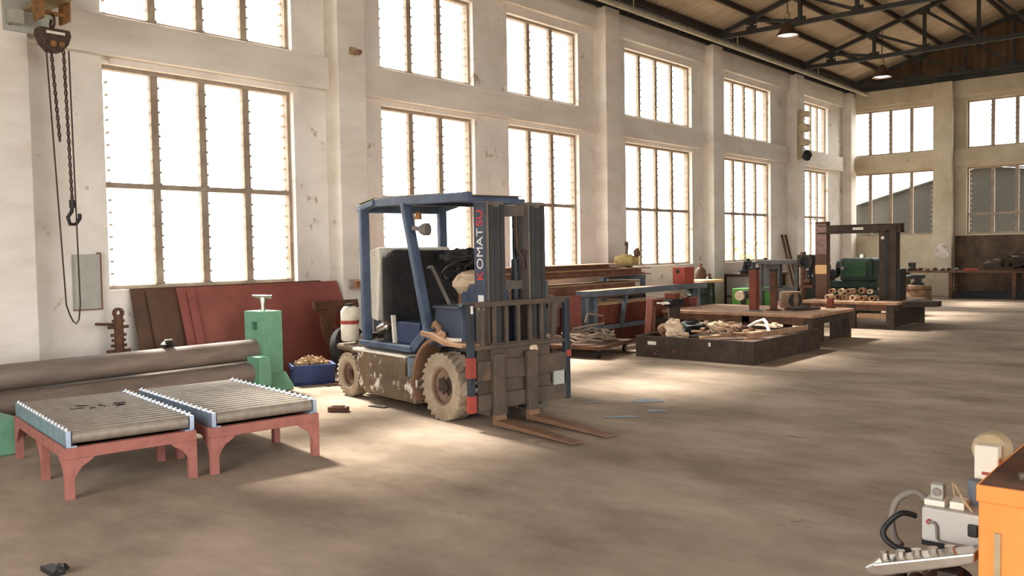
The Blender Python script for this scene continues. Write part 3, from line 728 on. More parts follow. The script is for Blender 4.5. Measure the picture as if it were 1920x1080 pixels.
b = MB(); pts = [(.03,-.08,3.7)]+[(.03,-.08+.1*i/10,3.7-2.6*i/10) for i in range(1,11)]+[(.03,.05,1.0),(.03,.08,.93),(.03,.11,.9),(.03,.14,.94),(.03,.16,1.1)]+[(.03,.16-.02*i/8,1.1+2.6*i/8) for i in range(1,9)]
b.tube(pts,.0085,6); b.build('hand_chain', chain_m, hs, smooth=True)
pb = thing('electrical_panel', 'grey electrical panel box on the wall beside the hand chain', 'electrical panel', (0,4.4,1.0))
MB().bx(.002,.09,-.16,.12,0,.62).build('door_leaf', panel_grey, pb, bevel=.006)
MB().bx(.002,.06,.12,.15,-.015,.64).bx(.002,.05,-.16,.12,-.015,0).build('surround', brownframe, pb)
sp = thing('toothed_bar', 'rusty toothed steel bar standing against the wall left of the red plates', 'toothed bar', (.32,4.60,0))
b = MB(); b.cyl((0,0,0),(0,0,.93),.05,n=12); 
for i, z in enumerate((.46,.52,.58,.64,.7,.79,.86)):
    l_ = (.1,.14,.09,.08,.09,.12,.07)[i]; b.cyl((0,-l_,z),(0,l_*.9,z),.018,n=8)
b.cyl((0,-.02,.82),(0,-.26,.84),.016,n=8); b.lathe([(.03,-.025),(.06,-.025),(.06,.025),(.03,.025)], T(0,.0,.95) @ RY(pi/2), 16, closed=True); b.bx(-.14,.14,-.14,.14,0,.02)
b.build('bar', rust, sp, smooth=True)
cm = thing('lamp_fitting', 'small brownish lamp fitting high on the second column', 'lamp fitting', (.3,8.08,4.45))
MB().bx(0.001,.06,-.05,.05,-.05,.05).build('mount', tan_m, cm, bevel=.006); MB().blob((.1,.04,-.02),(.05,.06,.04),3,.1,9).build('fitting_head', brownframe, cm, smooth=True)
h2 = thing('winch', 'stained yellow winch with drum fixed to the column near the far corner', 'winch', (.3,24.0,0))
b = MB(); b.bx(.02,.12,-.22,-.05,4.0,5.35); b.bx(.12,.3,-.26,-.04,5.15,5.3); b.build('winch_frame', tan_m, h2, bevel=.01)
MB().cyl((.2,-.28,4.85),(.2,-.0,4.85),.12).build('drum', tan_m, h2, smooth=True); MB().cyl((.2,-.28,4.45),(.2,-.02,4.45),.1).build('drum', tan_m, h2, smooth=True)
b = MB(); b.blob((.25,-.14,4.08),(.13,.12,.14),5,.15,10); b.build('motor', blackp, h2, smooth=True)
cb_ = MB(); cb_.tube([(.02,24.9,6.0),(.02,24.9,.2)],.02,6)

# lamps
def lamp(label, loc, top):
    t = thing('pendant_lamp', label, 'lamp', loc, 0, 'high bay lamps')
    b = MB(); b.lathe([(.055,.34),(.075,.30),(.11,.24),(.17,.14),(.235,.05),(.25,.0),(.24,.0),(.22,.05),(.15,.15),(.09,.22),(.05,.25),(.001,.26)], None, 28); b.build('lamp_shade', hood_m, t, smooth=True)
    b = MB(); b.lathe([(.001,.32),(.06,.32),(.062,.5),(.03,.54),(.001,.54)], None, 16); b.build('ballast', tan_m, t, smooth=True)
    b = MB(); b.cyl((0,0,.54),(0,0,top-loc[2]),.012,n=8); b.build('stem', steel_dark, t)
    b = MB(); b.lathe([(.001,.02),(.12,.015),(.215,.04),(.14,.14),(.07,.2),(.001,.21)], None, 24); b.build('lens', lampglow, t, smooth=True)
    return t
lamp('brown high bay lamp hanging from the nearer visible roof truss', (1.99,19.2,6.30), 7.22)
lamp('brown high bay lamp hanging low before the gable, farther from the camera', (2.42,24.3,6.02), 7.36)

# ------------------------------------------------------------------ steel stock behind the forklift
def stock(name, label, cat, box, m, rz=0, grp=None, parts=None):
    x0,x1,y0,y1,z0,z1 = box
    o = MB().bx(x0-(x0+x1)/2,x1-(x0+x1)/2,-(y1-y0)/2,(y1-y0)/2,0,z1-z0).build(name, m, None, bevel=min(.008,(z1-z0)*.2))
    o.location = ((x0+x1)/2,(y0+y1)/2,z0); o.rotation_euler = (0,0,rz); tag(o, label, cat, grp); return o
beam_br = mat('beam_brown', rgb(150,106,80), rgb(120,82,62), 4, .8)
def ibeam(label, x0, x1, y0, y1, z0, z1, m, top=None, grp=None):
    t = thing('steel_joist', label, 'steel beam', ((x0+x1)/2, (y0+y1)/2, z0), 0, grp)
    w_, l_, h_ = (x1-x0)/2, (y1-y0)/2, z1-z0; k = min(.02,h_*.15)
    MB().bx(-w_,w_,-l_,l_,h_-k,h_).build('top_flange', top or m, t); MB().bx(-w_,w_,-l_,l_,0,k).build('bottom_flange', m, t)
    MB().bx(-w_*.12,w_*.12,-l_,l_,k,h_-k).build('web', m, t)
    return t
rk = thing('stock_rack', 'dark steel rack by the wall holding long brown beams', 'storage rack', (.75,11.6,0))
for y in (-3.2,-.4,2.6):
    for x in (-.4,.5):
        MB().bx(x-.04,x+.04,y-.04,y+.04,0,1.0).build('upright', steelgrey, rk)
    MB().bx(-.44,.54,y-.05,y+.05,1.0,1.08).bx(-.44,.54,y-.05,y+.05,.62,.70).build('arm', steelgrey, rk)
# upper tier rests on z = 1.08 ; lower tier on .70
ibeam('brown steel beam on the rack top tier, against the wall', .34,.62,7.9,15.3,1.083,1.21,beam_br,rustlight,'beams on the rack top tier')
ibeam('brown steel beam on the rack top tier, nearest the hall', .68,1.2,8.4,14.6,1.083,1.22,beam_br,rustlight,'beams on the rack top tier')
ibeam('short brown beam stacked above the others on the rack', .6,1.14,9.0,13.6,1.223,1.31,beam_br,rustlight,'beams on the rack top tier')
ibeam('pale plank-like beam on the rack lower tier, against the wall', .42,.76,8.6,14.4,.703,.95,rustlight,wood,'beams on the rack lower tier')
ibeam('pale plank-like beam on the rack lower tier, nearest the hall', .8,1.19,9.0,14.3,.703,.97,beam_br,wood,'beams on the rack lower tier')
stock('steel_box_section','deep maroon steel box section lowest in the stack behind the grey frame','steel section',(1.32,1.69,11.3,15.6,0,.3),maroon,0,'box sections behind the grey frame')
stock('steel_box_section','maroon steel box section stacked second behind the grey frame','steel section',(1.32,1.68,11.5,15.2,.302,.62),maroon,0,'box sections behind the grey frame')
o = stock('wood_board','pale board added for the sunlit top of the maroon sections','board',(1.31,1.68,11.6,15.0,.622,.66),wood)  # wood tone takes the place of sunlight on the section top
pm = thing('pump', 'yellow pump with pipe stubs sitting on the rack beams by the window', 'pump', (.9,14.14,1.222))
MB().lathe([(.001,-.2),(.07,-.22),(.1,-.12),(.125,-.08),(.125,.1),(.09,.14),(.08,.24),(.001,.24)], T(0,.03,.13) @ RZ(2.27) @ RX(pi/2), 18).build('pump_body', yellow_m, pm, smooth=True)
MB().tube([(0,.05,.22),(0,.06,.34),(-.02,.1,.4),(0,.06,.46)],.03,8).blob((0,.05,.46),(.045,.045,.045),3).build('pipe_stub', brownplate, pm, smooth=True)
MB().blob((.17,.15,.28),(.06,.06,.09),6).bx(-.09,.09,-.12,.12,0,.03).build('valve', brownplate, pm, smooth=True)
fr = thing('trestle', 'grey-blue welded steel frame standing before the maroon sections', 'steel frame', (1.8,13.2,0))
MB().bx(-.14,.14,-1.7,2.25,.80,.9).build('top_beam', steelgrey, fr, bevel=.008)
MB().bx(-.13,.13,-1.69,2.24,.9,.902).build('sunlit_strip', rustlight, fr); MB().bx(-.09,.0,-1.62,2.2,.22,.30).build('bottom_rail', steelgrey, fr, bevel=.006)  # paler strip puts the sunlight on the beam top into its colour
for y in (-1.62,-1.38,2.1): MB().bx(-.06,.04,y-.05,y+.05,.0,.8).build('leg', steelgrey, fr, bevel=.006)
MB().bar((0,-.42,.8),(-.02,-.55,.26),.07,.05).build('strut', steelgrey, fr)
MB().bx(-.05,-.01,-2.05,-1.72,.1,.84).build('end_panel', redplate, fr)
MB().bx(-.08,.06,1.93,2.02,.3,.62).build('red_gusset', redplate, fr)
rb = thing('red_box', 'red steel box with a round hole standing on the grey frame end', 'steel box', (1.82,14.72,.904))
MB().bx(-.13,.13,-.16,.2,0,.31).build('shell', redbox, rb, bevel=.008)
MB().cyl((-.02,-.158,.23),(-.02,-.166,.23),.04).build('hole_plug', blackp, rb)
MB().bar((-.1,-.1,0.005),(.12,-.1,.005),.02,.01).build('foot_strip', redbox, rb)
stn = thing('bent_pipe', 'thin pale bent pipe standing beside the hose trolley', 'pipe', (1.72,10.93,0))
MB().tube([(0,-.25,.86),(0,-.12,.86),(0,-.06,.84),(0,-.05,.78),(0,-.05,.26),(.03,.0,.22),(.12,.06,.2)],.018,8).bx(-.08,.08,-.13,.03,0,.02).cyl((0,-.05,0),(0,-.05,.3),.016).build('pipe', greyhose, stn, smooth=True)
tr = thing('platform_trolley', 'low rusty platform trolley beside the forklift carriage', 'trolley', (2.42,10.72,0), R(10))
MB().bx(-.48,.5,-.55,.62,.13,.185).build('deck', rust, tr, bevel=.008)
for x in (-.4,.42):
    for y in (-.45,.5):
        MB().cyl((x-.02,y,.055),(x+.02,y,.055),.055).bx(x-.03,x+.03,y-.03,y+.03,.1,.13).build('caster', blackp, tr, smooth=True)
hc = MB(); pts = []; rr = random.Random(2)
for i in range(150):
    a = i*.23; k = i/150; rx = .30+.1*sin(i*.35)+.06*sin(i*.11); pts.append((rx*cos(a)*.95, rx*1.25*sin(a), .03+.12*k+.02*sin(i*1.7)))
pts += [(.1,.35,.24),(.0,.55,.34),(-.1,.2,.4),(0,-.1,.3)]
hc.tube(pts,.017,7)
o = hc.build('hose_coil', rope_m, None, smooth=True); o.location = (2.42,10.78,.192); o.rotation_euler = (0,0,R(10)); tag(o,'dusty coiled hose heaped on the low trolley','hose')

# slab pit tray with scrap
sb = thing('steel_tray', 'huge dark rusty steel tray on the floor heaped with scrap', 'steel tray', (3.2,10.88,0))
MB().bx(0,1.85,0,.03,0,.31).build('front_plate', rustdark, sb, bevel=.006)
MB().bx(1.82,1.85,.03,2.3,0,.31).build('side_plate', rustdark, sb, bevel=.006)
MB().bx(0,.03,.03,2.3,0,.31).build('side_plate', rustdark, sb, bevel=.006)
MB().bx(.03,1.82,2.27,2.3,0,.31).build('rear_plate', rustdark, sb)
MB().bx(.03,1.82,.03,2.27,.2,.235).build('bed', brownplate, sb)
MB().cb((.28,-.004,.21),(.14,.006,.05)).build('paint_mark', white_fl, sb); MB().cb((1.2,-.004,.24),(.03,.006,.05)).build('paint_mark', white_fl, sb)
def scrap(name, label, cat, loc, build, m, rz=0, grp='scrap on the steel tray', **k):
    mb = MB(); build(mb); o = mb.build(name, m, None, **k); o.location = loc; o.rotation_euler = (0,0,rz); tag(o, label, cat, grp); return o
scrap('rag','crumpled pale rag at the near edge of the steel tray','rag',(3.72,11.08,.27), lambda b: (b.blob((0,0,.14),(.12,.1,.15),3,.3,10), b.blob((.08,.06,.05),(.14,.1,.06),4,.3,10)), rag, 0, None)
scrap('wood_board','long pale board lying across the steel tray','board',(4.3,11.72,.30), lambda b: b.cb((0,0,.0),(.95,.14,.03),(0,-.05,0)), wood, R(48))
scrap('wood_board','short pale board nearest the tray rag','board',(4.3,11.08,.255), lambda b: b.cb((0,0,0),(.6,.12,.025),(0,0,0)), wood, R(15))
scrap('wood_board','pale board toward the tray back edge by the work table','board',(4.1,12.85,.26), lambda b: b.cb((0,0,0),(1.3,.14,.03),(0,0,0)), wood, R(5))
scrap('steel_angle','brown steel angle along the tray side facing the open hall','steel angle',(4.88,12.0,.32), lambda b: (b.cb((0,0,0),(.06,1.8,.02)), b.cb((.03,0,.03),(.012,1.8,.07))), rustlight, R(-4))
scrap('pipe','bent white pipe sticking out of the tray scrap','pipe',(4.5,12.4,.30), lambda b: b.tube([(-.35,.2,.04),(-.2,.15,.12),(.0,.0,.18),(.08,-.08,.14),(.28,-.42,.02)],.025,8), white_fl, 0, smooth=True)
scrap('casting','dark metal casting among the tray scrap','casting',(3.62,11.75,.29), lambda b: (b.blob((0,0,.08),(.16,.22,.1),21,.3,9), b.blob((.05,.2,.06),(.1,.1,.07),22,.3,8)), blackp, 0)
scrap('casting','pale brown casting at the tray corner by the trolley','casting',(3.42,11.35,.27), lambda b: (b.blob((0,0,.09),(.11,.2,.1),23,.25,9), b.blob((0,-.15,.1),(.05,.06,.06),24,.2,8)), rustlight, R(20))
scrap('casting','pale twisted offcut beside the dark casting','offcut',(3.8,12.3,.27), lambda b: (b.blob((0,0,.07),(.14,.12,.08),25,.4,9), b.cb((.1,.1,.1),(.3,.03,.03),(.3,.4,.2))), rag, 0)
scrap('casting','small brown offcut in the middle of the tray','offcut',(4.2,12.3,.27), lambda b: b.blob((0,0,.05),(.16,.1,.06),26,.4,9), rust, 0)
rr = random.Random(77)
spots_ = [(3.35,12.0),(3.4,12.6),(3.95,11.45),(3.5,12.95),(4.6,11.5),(3.5,12.3),(4.0,12.05),(4.45,11.3),(3.8,12.62),(4.45,12.8)]
for i, (x, y) in enumerate(spots_):
    mb = MB(); mb.cb((0,0,0),(rr.uniform(.25,.45),rr.uniform(.04,.09),rr.uniform(.02,.04)),(0,rr.uniform(-.05,.05),0)); mb.cb((.03,.03,.035),(.15,.05,.03),(0,0,rr.uniform(0,3)))
    o = mb.build('scrap_stick', [wood,rag,rustlight,rust][i%4], None); o.location = (x,y,.352); o.rotation_euler = (0,0,rr.uniform(-.6,.6))
    tag(o,'short scrap stick in the jumble on the steel tray','scrap stick','scrap sticks on the steel tray')
vs_ = thing('bench_vice', 'dark floor vice with red jaws standing behind the steel tray', 'vice', (2.78,12.72,0))
MB().bx(-.16,.16,-.16,.16,0,.04).cyl((0,0,.04),(0,0,.62),.1).build('pedestal', rustdark, vs_, smooth=True)
MB().bx(-.09,.09,-.2,.2,.62,.74).build('vice_body', blackp, vs_, bevel=.015)
MB().bx(-.1,.1,-.14,-.08,.74,.84).bx(-.1,.1,-.02,.04,.74,.84).build('jaw', maroon, vs_, bevel=.01)
MB().cyl((0,-.2,.68),(0,-.36,.68),.025).cyl((-.12,-.34,.68),(.12,-.34,.68),.012,n=8).build('screw', white_fl, vs_, smooth=True)
rc = thing('hydraulic_jack', 'leaning red-painted jack leg beside the floor vice', 'jack', (2.55,12.25,0))
MB().bar((0,0,0.03),(-.05,.18,.75),.1,.07).build('jack_leg', redpaint, rc, bevel=.01)
MB().bar((.1,.03,0.03),(.0,.2,.62),.07,.06).bx(-.08,.16,-.08,.1,0,.03).build('jack_strut', rust, rc, bevel=.008)

# ------------------------------------------------------------------ work table 1
def wtable(label, loc, w_, d_, h_, m_top, posts):
    t = thing('work_table', label, 'work table', loc, 0)
    MB().bx(-w_,0,0,d_,h_-.05,h_).build('table_top', m_top, t, bevel=.006)
    for (x,y) in posts:
        MB().bx(x,x+.14,y,y+.1,0,h_-.05).build('leg', rustdark, t, bevel=.006)
    MB().bx(-w_+.02,-.16,.02,.08,h_-.16,h_-.05).build('front_apron', rust, t)
    MB().bx(-.06,-.01,.1,d_-.1,h_-.16,h_-.05).build('side_apron', rustdark, t)
    return t
t1 = wtable('big rusty steel work table just behind the steel tray', (4.87,13.35,0), 2.7, 1.85, .495, rustlight, [(-.16,.02),(-.16,1.65),(-1.2,.02),(-2.6,.02),(-2.6,1.65),(-1.2,1.65)])
MB().bx(-.15,-.11,.15,.75,.02,.36).build('side_panel', rustdark, t1); MB().bx(-.15,-.11,1.1,1.6,.02,.3).build('side_panel', rustdark, t1)
MB().bx(-2.5,-.2,.06,.1,.14,.24).build('front_rail', rustlight, t1)
po = thing('steel_post', 'thick rusty square post with cap bolted upright on the work table', 'post', (3.66,13.86,.497))
MB().bx(-.065,.065,-.065,.065,0.012,.70).build('tube', maroon, po, bevel=.006); MB().bx(-.1,.1,-.1,.1,0,.012).build('base_plate', greyhose, po)
MB().bx(-.08,.08,-.08,.08,.70,.73).cyl((0,0,.73),(0,0,.82),.03).build('cap', blackp, po)
po = thing('steel_post', 'slimmer rusty square post upright on the work table', 'post', (3.9,14.1,.497))
MB().bx(-.05,.05,-.05,.05,0.012,.66).build('tube', rust, po, bevel=.006); MB().bx(-.1,.1,-.1,.1,0,.012).build('base_plate', rust, po); MB().bx(-.05,.05,-.05,.05,.66,.70).build('cap', blackp, po)
po = thing('steel_stub', 'short maroon stub at the table corner by the second table', 'post', (4.52,15.02,.497))
MB().bx(-.05,.05,-.04,.04,0,.18).build('tube', maroon, po, bevel=.006); MB().bx(-.07,.07,-.06,.06,0,.01).build('base_plate', rust, po)
bl = thing('wooden_block', 'squat round wooden block with dark bore on the work table', 'wooden block', (3.86,14.88,.497), R(-35))
MB().lathe([(.001,0),(.17,0),(.185,.03),(.185,.25),(.17,.28),(.001,.28)], None, 26).build('block_body', burlap, bl, smooth=True)
MB().lathe([(.06,.0),(.13,.0),(.13,.02),(.06,.02)], T(.16,0,.14) @ RY(pi/2), 18, closed=True).build('bore_ring', blackp, bl)
o = MB().bx(-.12,.12,-.3,.3,0,.035).bx(-.1,.1,-.28,.1,.035,.05).build('steel_flat', rustdark); o.location = (4.28,14.4,.497); o.rotation_euler = (0,0,R(-20)); tag(o,'dark steel flat lying on the work table top','steel bar')

# ------------------------------------------------------------------ work table 2 and portal
t2 = wtable('second rusty work table carrying the steel portal', (5.1,16.75,0), 1.85, 1.85, .505, rustlight, [(-.2,.0),(-.9,.0),(-1.8,.0),(-.16,1.72),(-1.8,1.72)])
MB().bx(-.72,-.2,.03,.09,.2,.29).build('shelf_rail', rustlight, t2); MB().bx(-.16,-.1,.2,1.65,.03,.38).build('side_box', rustdark, t2)
MB().prism([(0,.3),(.5,.75),(.5,1.0),(0,1.3)],'z',.4,.5).build('table_leaf', rustdark, t2)
gp = thing('portal_frame', 'dark steel portal frame standing on the second work table', 'portal frame', (3.45,17.5,.507))
MB().bx(-.13,.1,-.1,.1,0,1.55).build('column', brownplate, gp, bevel=.008)
o = MB().bx(-.128,.1,-.108,-.1,.9,1.5).build('column_face', mat('portal_pink', rgb(150,118,108), rgb(120,94,86), 6, .7), gp)
MB().bx(-.128,.1,-.11,-.1,.5,.68).build('pale_plate', creamtop, gp)
MB().bx(1.12,1.44,-.12,.12,0,1.45).build('column', rustdark, gp, bevel=.008)
MB().bx(1.24,1.3,-.13,-.12,0,1.4).bx(1.4,1.5,-.1,.3,.0,.6).build('column_rib', blackp, gp)
MB().bx(-.08,1.52,-.1,.1,1.3,1.47).bx(-.08,1.52,-.13,.13,1.3,1.33).bx(-.08,1.52,-.13,.13,1.45,1.47).build('crossbeam', rustdark, gp, bevel=.006)
MB().cyl((1.2,-.12,1.2),(1.2,-.16,1.2),.03).cb((.72,-.105,1.39),(.2,.01,.05)).build('marking', white_fl, gp)
rr = random.Random(12)
ringp = None
for i in range(11):
    x = 3.7+i*.085; y = 17.18+rr.uniform(-.1,.1); r_ = rr.uniform(.045,.06); L_ = rr.uniform(.12,.3)
    b = MB(); m = RZ(rr.uniform(-.1,.1)) @ RX(pi/2) ; b.lathe([(r_*.65,-L_/2),(r_,-L_/2),(r_,L_/2),(r_*.65,L_/2)], m, 16, closed=True)
    o = b.build('pipe_offcut', rustlight if i%3 else rag, None, smooth=True); o.location = (x, y, .508+r_ if i%2 == 0 else .508+.125+r_)
    tag(o, 'short rusty pipe offcut in the row under the portal crossbeam', 'pipe offcut', 'pipe offcuts under the portal')

# ------------------------------------------------------------------ lathe, far bench, anvil
lt = thing('lathe', 'dark green lathe behind the steel portal', 'lathe', (2.75,20.6,0), R(0))
MB().bx(-.9,.75,-.3,.3,0,.55).build('cabinet', green_dk, lt, bevel=.02)
MB().bx(-.95,.8,-.25,.25,.6,.75).bx(-.8,.7,-.2,.2,.55,.6).build('bed', green_dk, lt, bevel=.01)
MB().bx(.0,.75,-.32,.3,.75,1.28).build('headstock', green_dk, lt, bevel=.06); MB().cyl((0,0,1.05),(-.14,0,1.05),.16).build('chuck', blackp, lt, smooth=True)
MB().bx(.12,.62,-.335,-.32,.85,1.2).build('cover_panel', mat('lathe_green', rgb(46,74,44), rgb(38,62,40), 5, .5), lt, bevel=.01)
MB().bx(-.5,-.3,-.3,.25,.75,.95).blob((-.4,-.2,1.05),(.16,.15,.14),4).blob((-.65,-.1,1.1),(.14,.15,.12),14).blob((-.15,-.2,.92),(.14,.12,.1),15).blob((-.55,-.25,.85),(.2,.1,.1),16).bx(-.85,-.68,-.15,.15,.75,1.0).build('carriage', blackp, lt, bevel=.01)
MB().cyl((.1,-.33,1.05),(.1,-.4,1.05),.04).cyl((.45,-.1,1.28),(.45,-.1,1.36),.05).cyl((-.4,-.3,.9),(-.4,-.4,.9),.07).build('knob', chrome, lt, smooth=True)
wb_ = thing('end_bench', 'long dark work bench along the end wall', 'bench', (2.0,27.0,0))
MB().bx(0,5.6,0,.8,.74,.79).build('bench_top', rust, wb_, bevel=.006)
for x in (.06,1.4,3.0,5.2): MB().bx(x,x+.09,.03,.12,0,.74).build('leg', rust, wb_); MB().bx(x,x+.09,.68,.77,0,.74).build('leg', rustdark, wb_)
MB().bx(1.4,5.2,.3,.4,.0,.16).bx(1.4,5.2,.55,.62,.0,.2).build('foot_beam', blackp, wb_)
for i, (x, lb) in enumerate([(2.35,'dark bench vice on the end bench by the corner column')]):
    t = thing('bench_vice', lb, 'vice', (x,27.25,.792)); MB().bx(-.1,.1,-.14,.14,0,.06).bx(-.07,.07,-.12,.12,.06,.14).build('vice_body', blackp, t, bevel=.01)
    MB().bx(-.08,.08,-.12,-.04,.14,.24).bx(-.08,.08,.02,.1,.14,.24).build('jaw', blackp, t, bevel=.01); MB().cyl((.0,-.14,.1),(.0,-.28,.1),.02).cyl((-.1,-.27,.1),(.1,-.27,.1),.01,n=6).build('screw', chrome, t)
rr = random.Random(31)
for i in range(6):
    o = MB().blob((0,0,.04),(.07,.08,.045),40+i,.3,8).build('metal_part', greyhose if i%2 else rust, None, smooth=True); o.location = (2.6+i*.19, 27.15+rr.uniform(0,.2), .80); tag(o,'small machined part in the row on the end bench','metal part','machined parts on the end bench')
o = MB().bx(-.2,.2,-.08,.08,0,.05).bx(-.16,.16,-.06,.06,.05,.07).build('orange_tool', red_mark, None, bevel=.008); o.location = (3.95,27.2,.792); tag(o,'bright orange tool lying on the end bench','tool')
hp_ = MB()
for i in range(70):
    q = rr.uniform(-1.3,1.3); hp_.cb((q, rr.uniform(-.2,.25), .1+rr.uniform(-.02,.45)*(1-abs(q)/1.5)),(rr.uniform(.15,.5),rr.uniform(.05,.2),rr.uniform(.06,.2)),(rr.uniform(-.4,.4),rr.uniform(-.3,.3),rr.uniform(-.5,.5)))
o = hp_.build('scrap_heap', rustdark); o.location = (5.7,27.4,.86); tag(o,'dark jumble of scrap steel heaped at the end bench','scrap metal',None,'stuff')
sm = thing('tree_stump', 'thick wooden stump under the anvil', 'stump', (2.95,25.7,0))
MB().lathe([(.001,0),(.37,0),(.34,.08),(.33,.42),(.31,.44),(.001,.44)], None, 24).build('stump_body', burlap, sm, smooth=True); MB().lathe([(.335,.3),(.345,.3),(.345,.34),(.335,.34)], None, 24, closed=True).build('band', rust, sm)
an = thing('anvil', 'dark iron anvil on the wooden stump', 'anvil', (2.95,25.7,.442))
MB().prism([(-.18,0),(.18,0),(.15,.05),(.08,.1),(.08,.16),(.17,.2),(.17,.28),(-.17,.28),(-.17,.2),(-.08,.16),(-.08,.1),(-.15,.05)],'y',-.08,.08).build('anvil_body', blackp, an, bevel=.01)
MB().lathe([(.075,0),(.06,.1),(.012,.26),(.001,.27)], T(-.17,0,.22) @ RY(-pi/2), 14).build('horn', blackp, an, smooth=True)
for i, (x, y, lb) in enumerate([(3.1,24.4,'pale pipe coupling pile standing before the stump')]):
    t = MB()
    for k in range(5): t.lathe([(.05,0),(.09,0),(.09,.1),(.05,.1)], T(rr.uniform(-.12,.12),rr.uniform(-.1,.1),.1*k) @ RY(rr.uniform(-.1,.1)), 14, closed=True)
    o = t.build('coupling_pile', rustlight, None, smooth=True); o.location = (x,y,0); tag(o, lb, 'pipe coupling', None, 'stuff')

# ------------------------------------------------------------------ clutter by the window wall behind table 1
dr = thing('oil_drum', 'dark green drum under a pale round board by the wall', 'drum', (.95,16.95,0))
MB().lathe([(.001,0),(.27,0),(.285,.02),(.27,.04),(.27,.27),(.285,.29),(.27,.31),(.27,.54),(.285,.56),(.27,.58),(.27,.8),(.285,.82),(.001,.82)], None, 26).build('drum_body', green_dk, dr, smooth=True)
MB().lathe([(.26,.825),(.2,.826),(.001,.826)], None, 24).build('drum_head', green_dk, dr)
o = MB().bx(-.3,.3,-.45,.55,0,.05).build('wood_board', creamtop, None, bevel=.006); o.location = (.95,16.95,.828); tag(o,'pale thick board resting on the green drum','board')
for i, (y, h_, lb) in enumerate([(17.75,1.22,'taller brown gas cylinder against the wall by the column'),(18.15,.98,'shorter dark gas cylinder next to the column')]):
    t = thing('gas_cylinder', lb, 'gas cylinder', (.55,y,0), 0, 'gas cylinders by the column')
    MB().lathe([(.001,0),(.13,0),(.135,.03),(.135,h_-.25),(.11,h_-.14),(.05,h_-.08),(.001,h_-.08)], None, 20).build('cylinder_body', brownplate if i == 0 else blackp, t, smooth=True)
    MB().cyl((0,0,h_-.08),(0,0,h_),.03).cyl((-.05,0,h_-.03),(.05,0,h_-.03),.018,n=8).build('valve', rust, t, smooth=True)
vb = thing('vice_bench', 'brown wall bench carrying vices under the greenish window', 'bench', (.1,19.5,0))
MB().bx(0,.95,0,1.9,.86,.93).build('bench_top', brownplate, vb, bevel=.006)
for x in (.05,.85):
    for y in (.08,1.75): MB().bx(x,x+.08,y,y+.08,0,.86).build('leg', rust, vb)
MB().bx(.1,.9,.1,1.85,.35,.4).build('shelf', steelgrey, vb)
for y, lb, m in ((19.8,'black vice at the near end of the wall bench',blackp),(20.75,'green grinder at the far end of the wall bench',green_dk)):
    t = thing('bench_tool', lb, 'bench tool', (.72,y,.932))
    MB().bx(-.12,.12,-.18,.18,0,.08).prism([(-.16,.08),(.16,.08),(.06,.3),(-.06,.3)],'x',-.08,.08).build('tool_body', m, t, bevel=.012)
    MB().cyl((-.0,-.2,.17),(0,.2,.17),.03).cyl((0,.02,.3),(0,.02,.36),.04).build('spindle', blackp, t, smooth=True)
for x, y, lb in ((1.5,18.2,'bright green steel cabinet nearest the wall column'),(1.5,19.3,'bright green steel cabinet beside the grey stand')):
    t = thing('green_cabinet', lb, 'cabinet', (x,y,0), 0, 'green cabinets behind the work table')
    MB().bx(-.25,.25,-.3,.3,.04,.66).build('cabinet_body', green_br, t, bevel=.012)
    MB().bx(.25,.262,-.26,.26,.08,.6).bx(-.22,.22,-.312,-.3,.08,.6).build('door_panel', green_br, t, bevel=.004); MB().bx(-.24,.24,-.29,.29,0,.04).build('plinth', blackp, t)
t = thing('grinder', 'pedestal grinder with a pale wheel before the green cabinets', 'grinder', (1.9,17.1,0))
MB().bx(-.15,.15,-.15,.15,0,.03).cyl((0,0,.03),(0,0,.5),.06).build('pedestal', blackp, t, smooth=True)
MB().cyl((0,-.12,.56),(0,.12,.56),.1).build('motor', green_dk, t, smooth=True); MB().cyl((0,-.2,.56),(0,-.14,.56),.1).build('wheel', rag, t, smooth=True)
t = thing('wheel_rim', 'brown steel rim leaning at the column foot', 'wheel rim', (.85,19.1,0))
MB().lathe([(.2,-.06),(.3,-.07),(.3,.07),(.2,.06)], T(0,0,.31) @ RY(1.3), 22, closed=True).build('rim_ring', rust, t, smooth=True)
greystand = mat('grey_stand_paint', rgb(92,90,88), rgb(76,72,68), 4, .7)
gs = thing('grey_stand', 'tall grey welded stand with an open top bay behind the work table', 'steel stand', (2.3,18.4,0))
for x in (-.4,.4):
    for y in (-.45,.55): MB().bx(x-.04,x+.04,y-.04,y+.04,0,1.2).build('post', greystand, gs)
MB().bx(-.48,.48,-.55,.65,1.2,1.28).build('top_plate', greystand, gs, bevel=.006); MB().bx(-.44,.44,-.5,.6,.62,.67).build('shelf', greystand, gs)
MB().bx(-.42,-.38,-.4,.5,.7,1.18).build('rear_sheet', panel_grey, gs)
bx_ = thing('basket', 'round brown basket on the floor below the grey stand', 'basket', (2.95,17.0,0))
MB().lathe([(.001,0),(.2,0),(.24,.45),(.22,.45),(.18,.02)], None, 22).build('basket_body', burlap, bx_, smooth=True); MB().lathe([(.235,.43),(.255,.43),(.255,.47),(.235,.47)], None, 22, closed=True).build('basket_rim', rust, bx_)
dg_ = thing('drill_press', 'rusty drilling machine tangled with gears behind the portal column', 'drilling machine', (3.0,17.57,0))
MB().bx(-.2,.2,-.2,.2,0,.06).cyl((0,0,.06),(0,0,1.45),.06).build('pillar', rust, dg_, smooth=True)
MB().bx(-.1,.24,-.1,.1,1.15,1.4).cyl((.15,0,.95),(.15,0,1.15),.035).build('drill_head', blackp, dg_, bevel=.02)
MB().lathe([(.1,-.02),(.15,-.02),(.15,.02),(.1,.02)], T(.1,-.14,1.25) @ RX(pi/2), 18, closed=True).build('gear', rustdark, dg_); MB().bx(-.02,.25,-.18,.18,.72,.77).blob((.1,0,.85),(.1,.12,.08),7,.3).build('drill_table', rust, dg_)
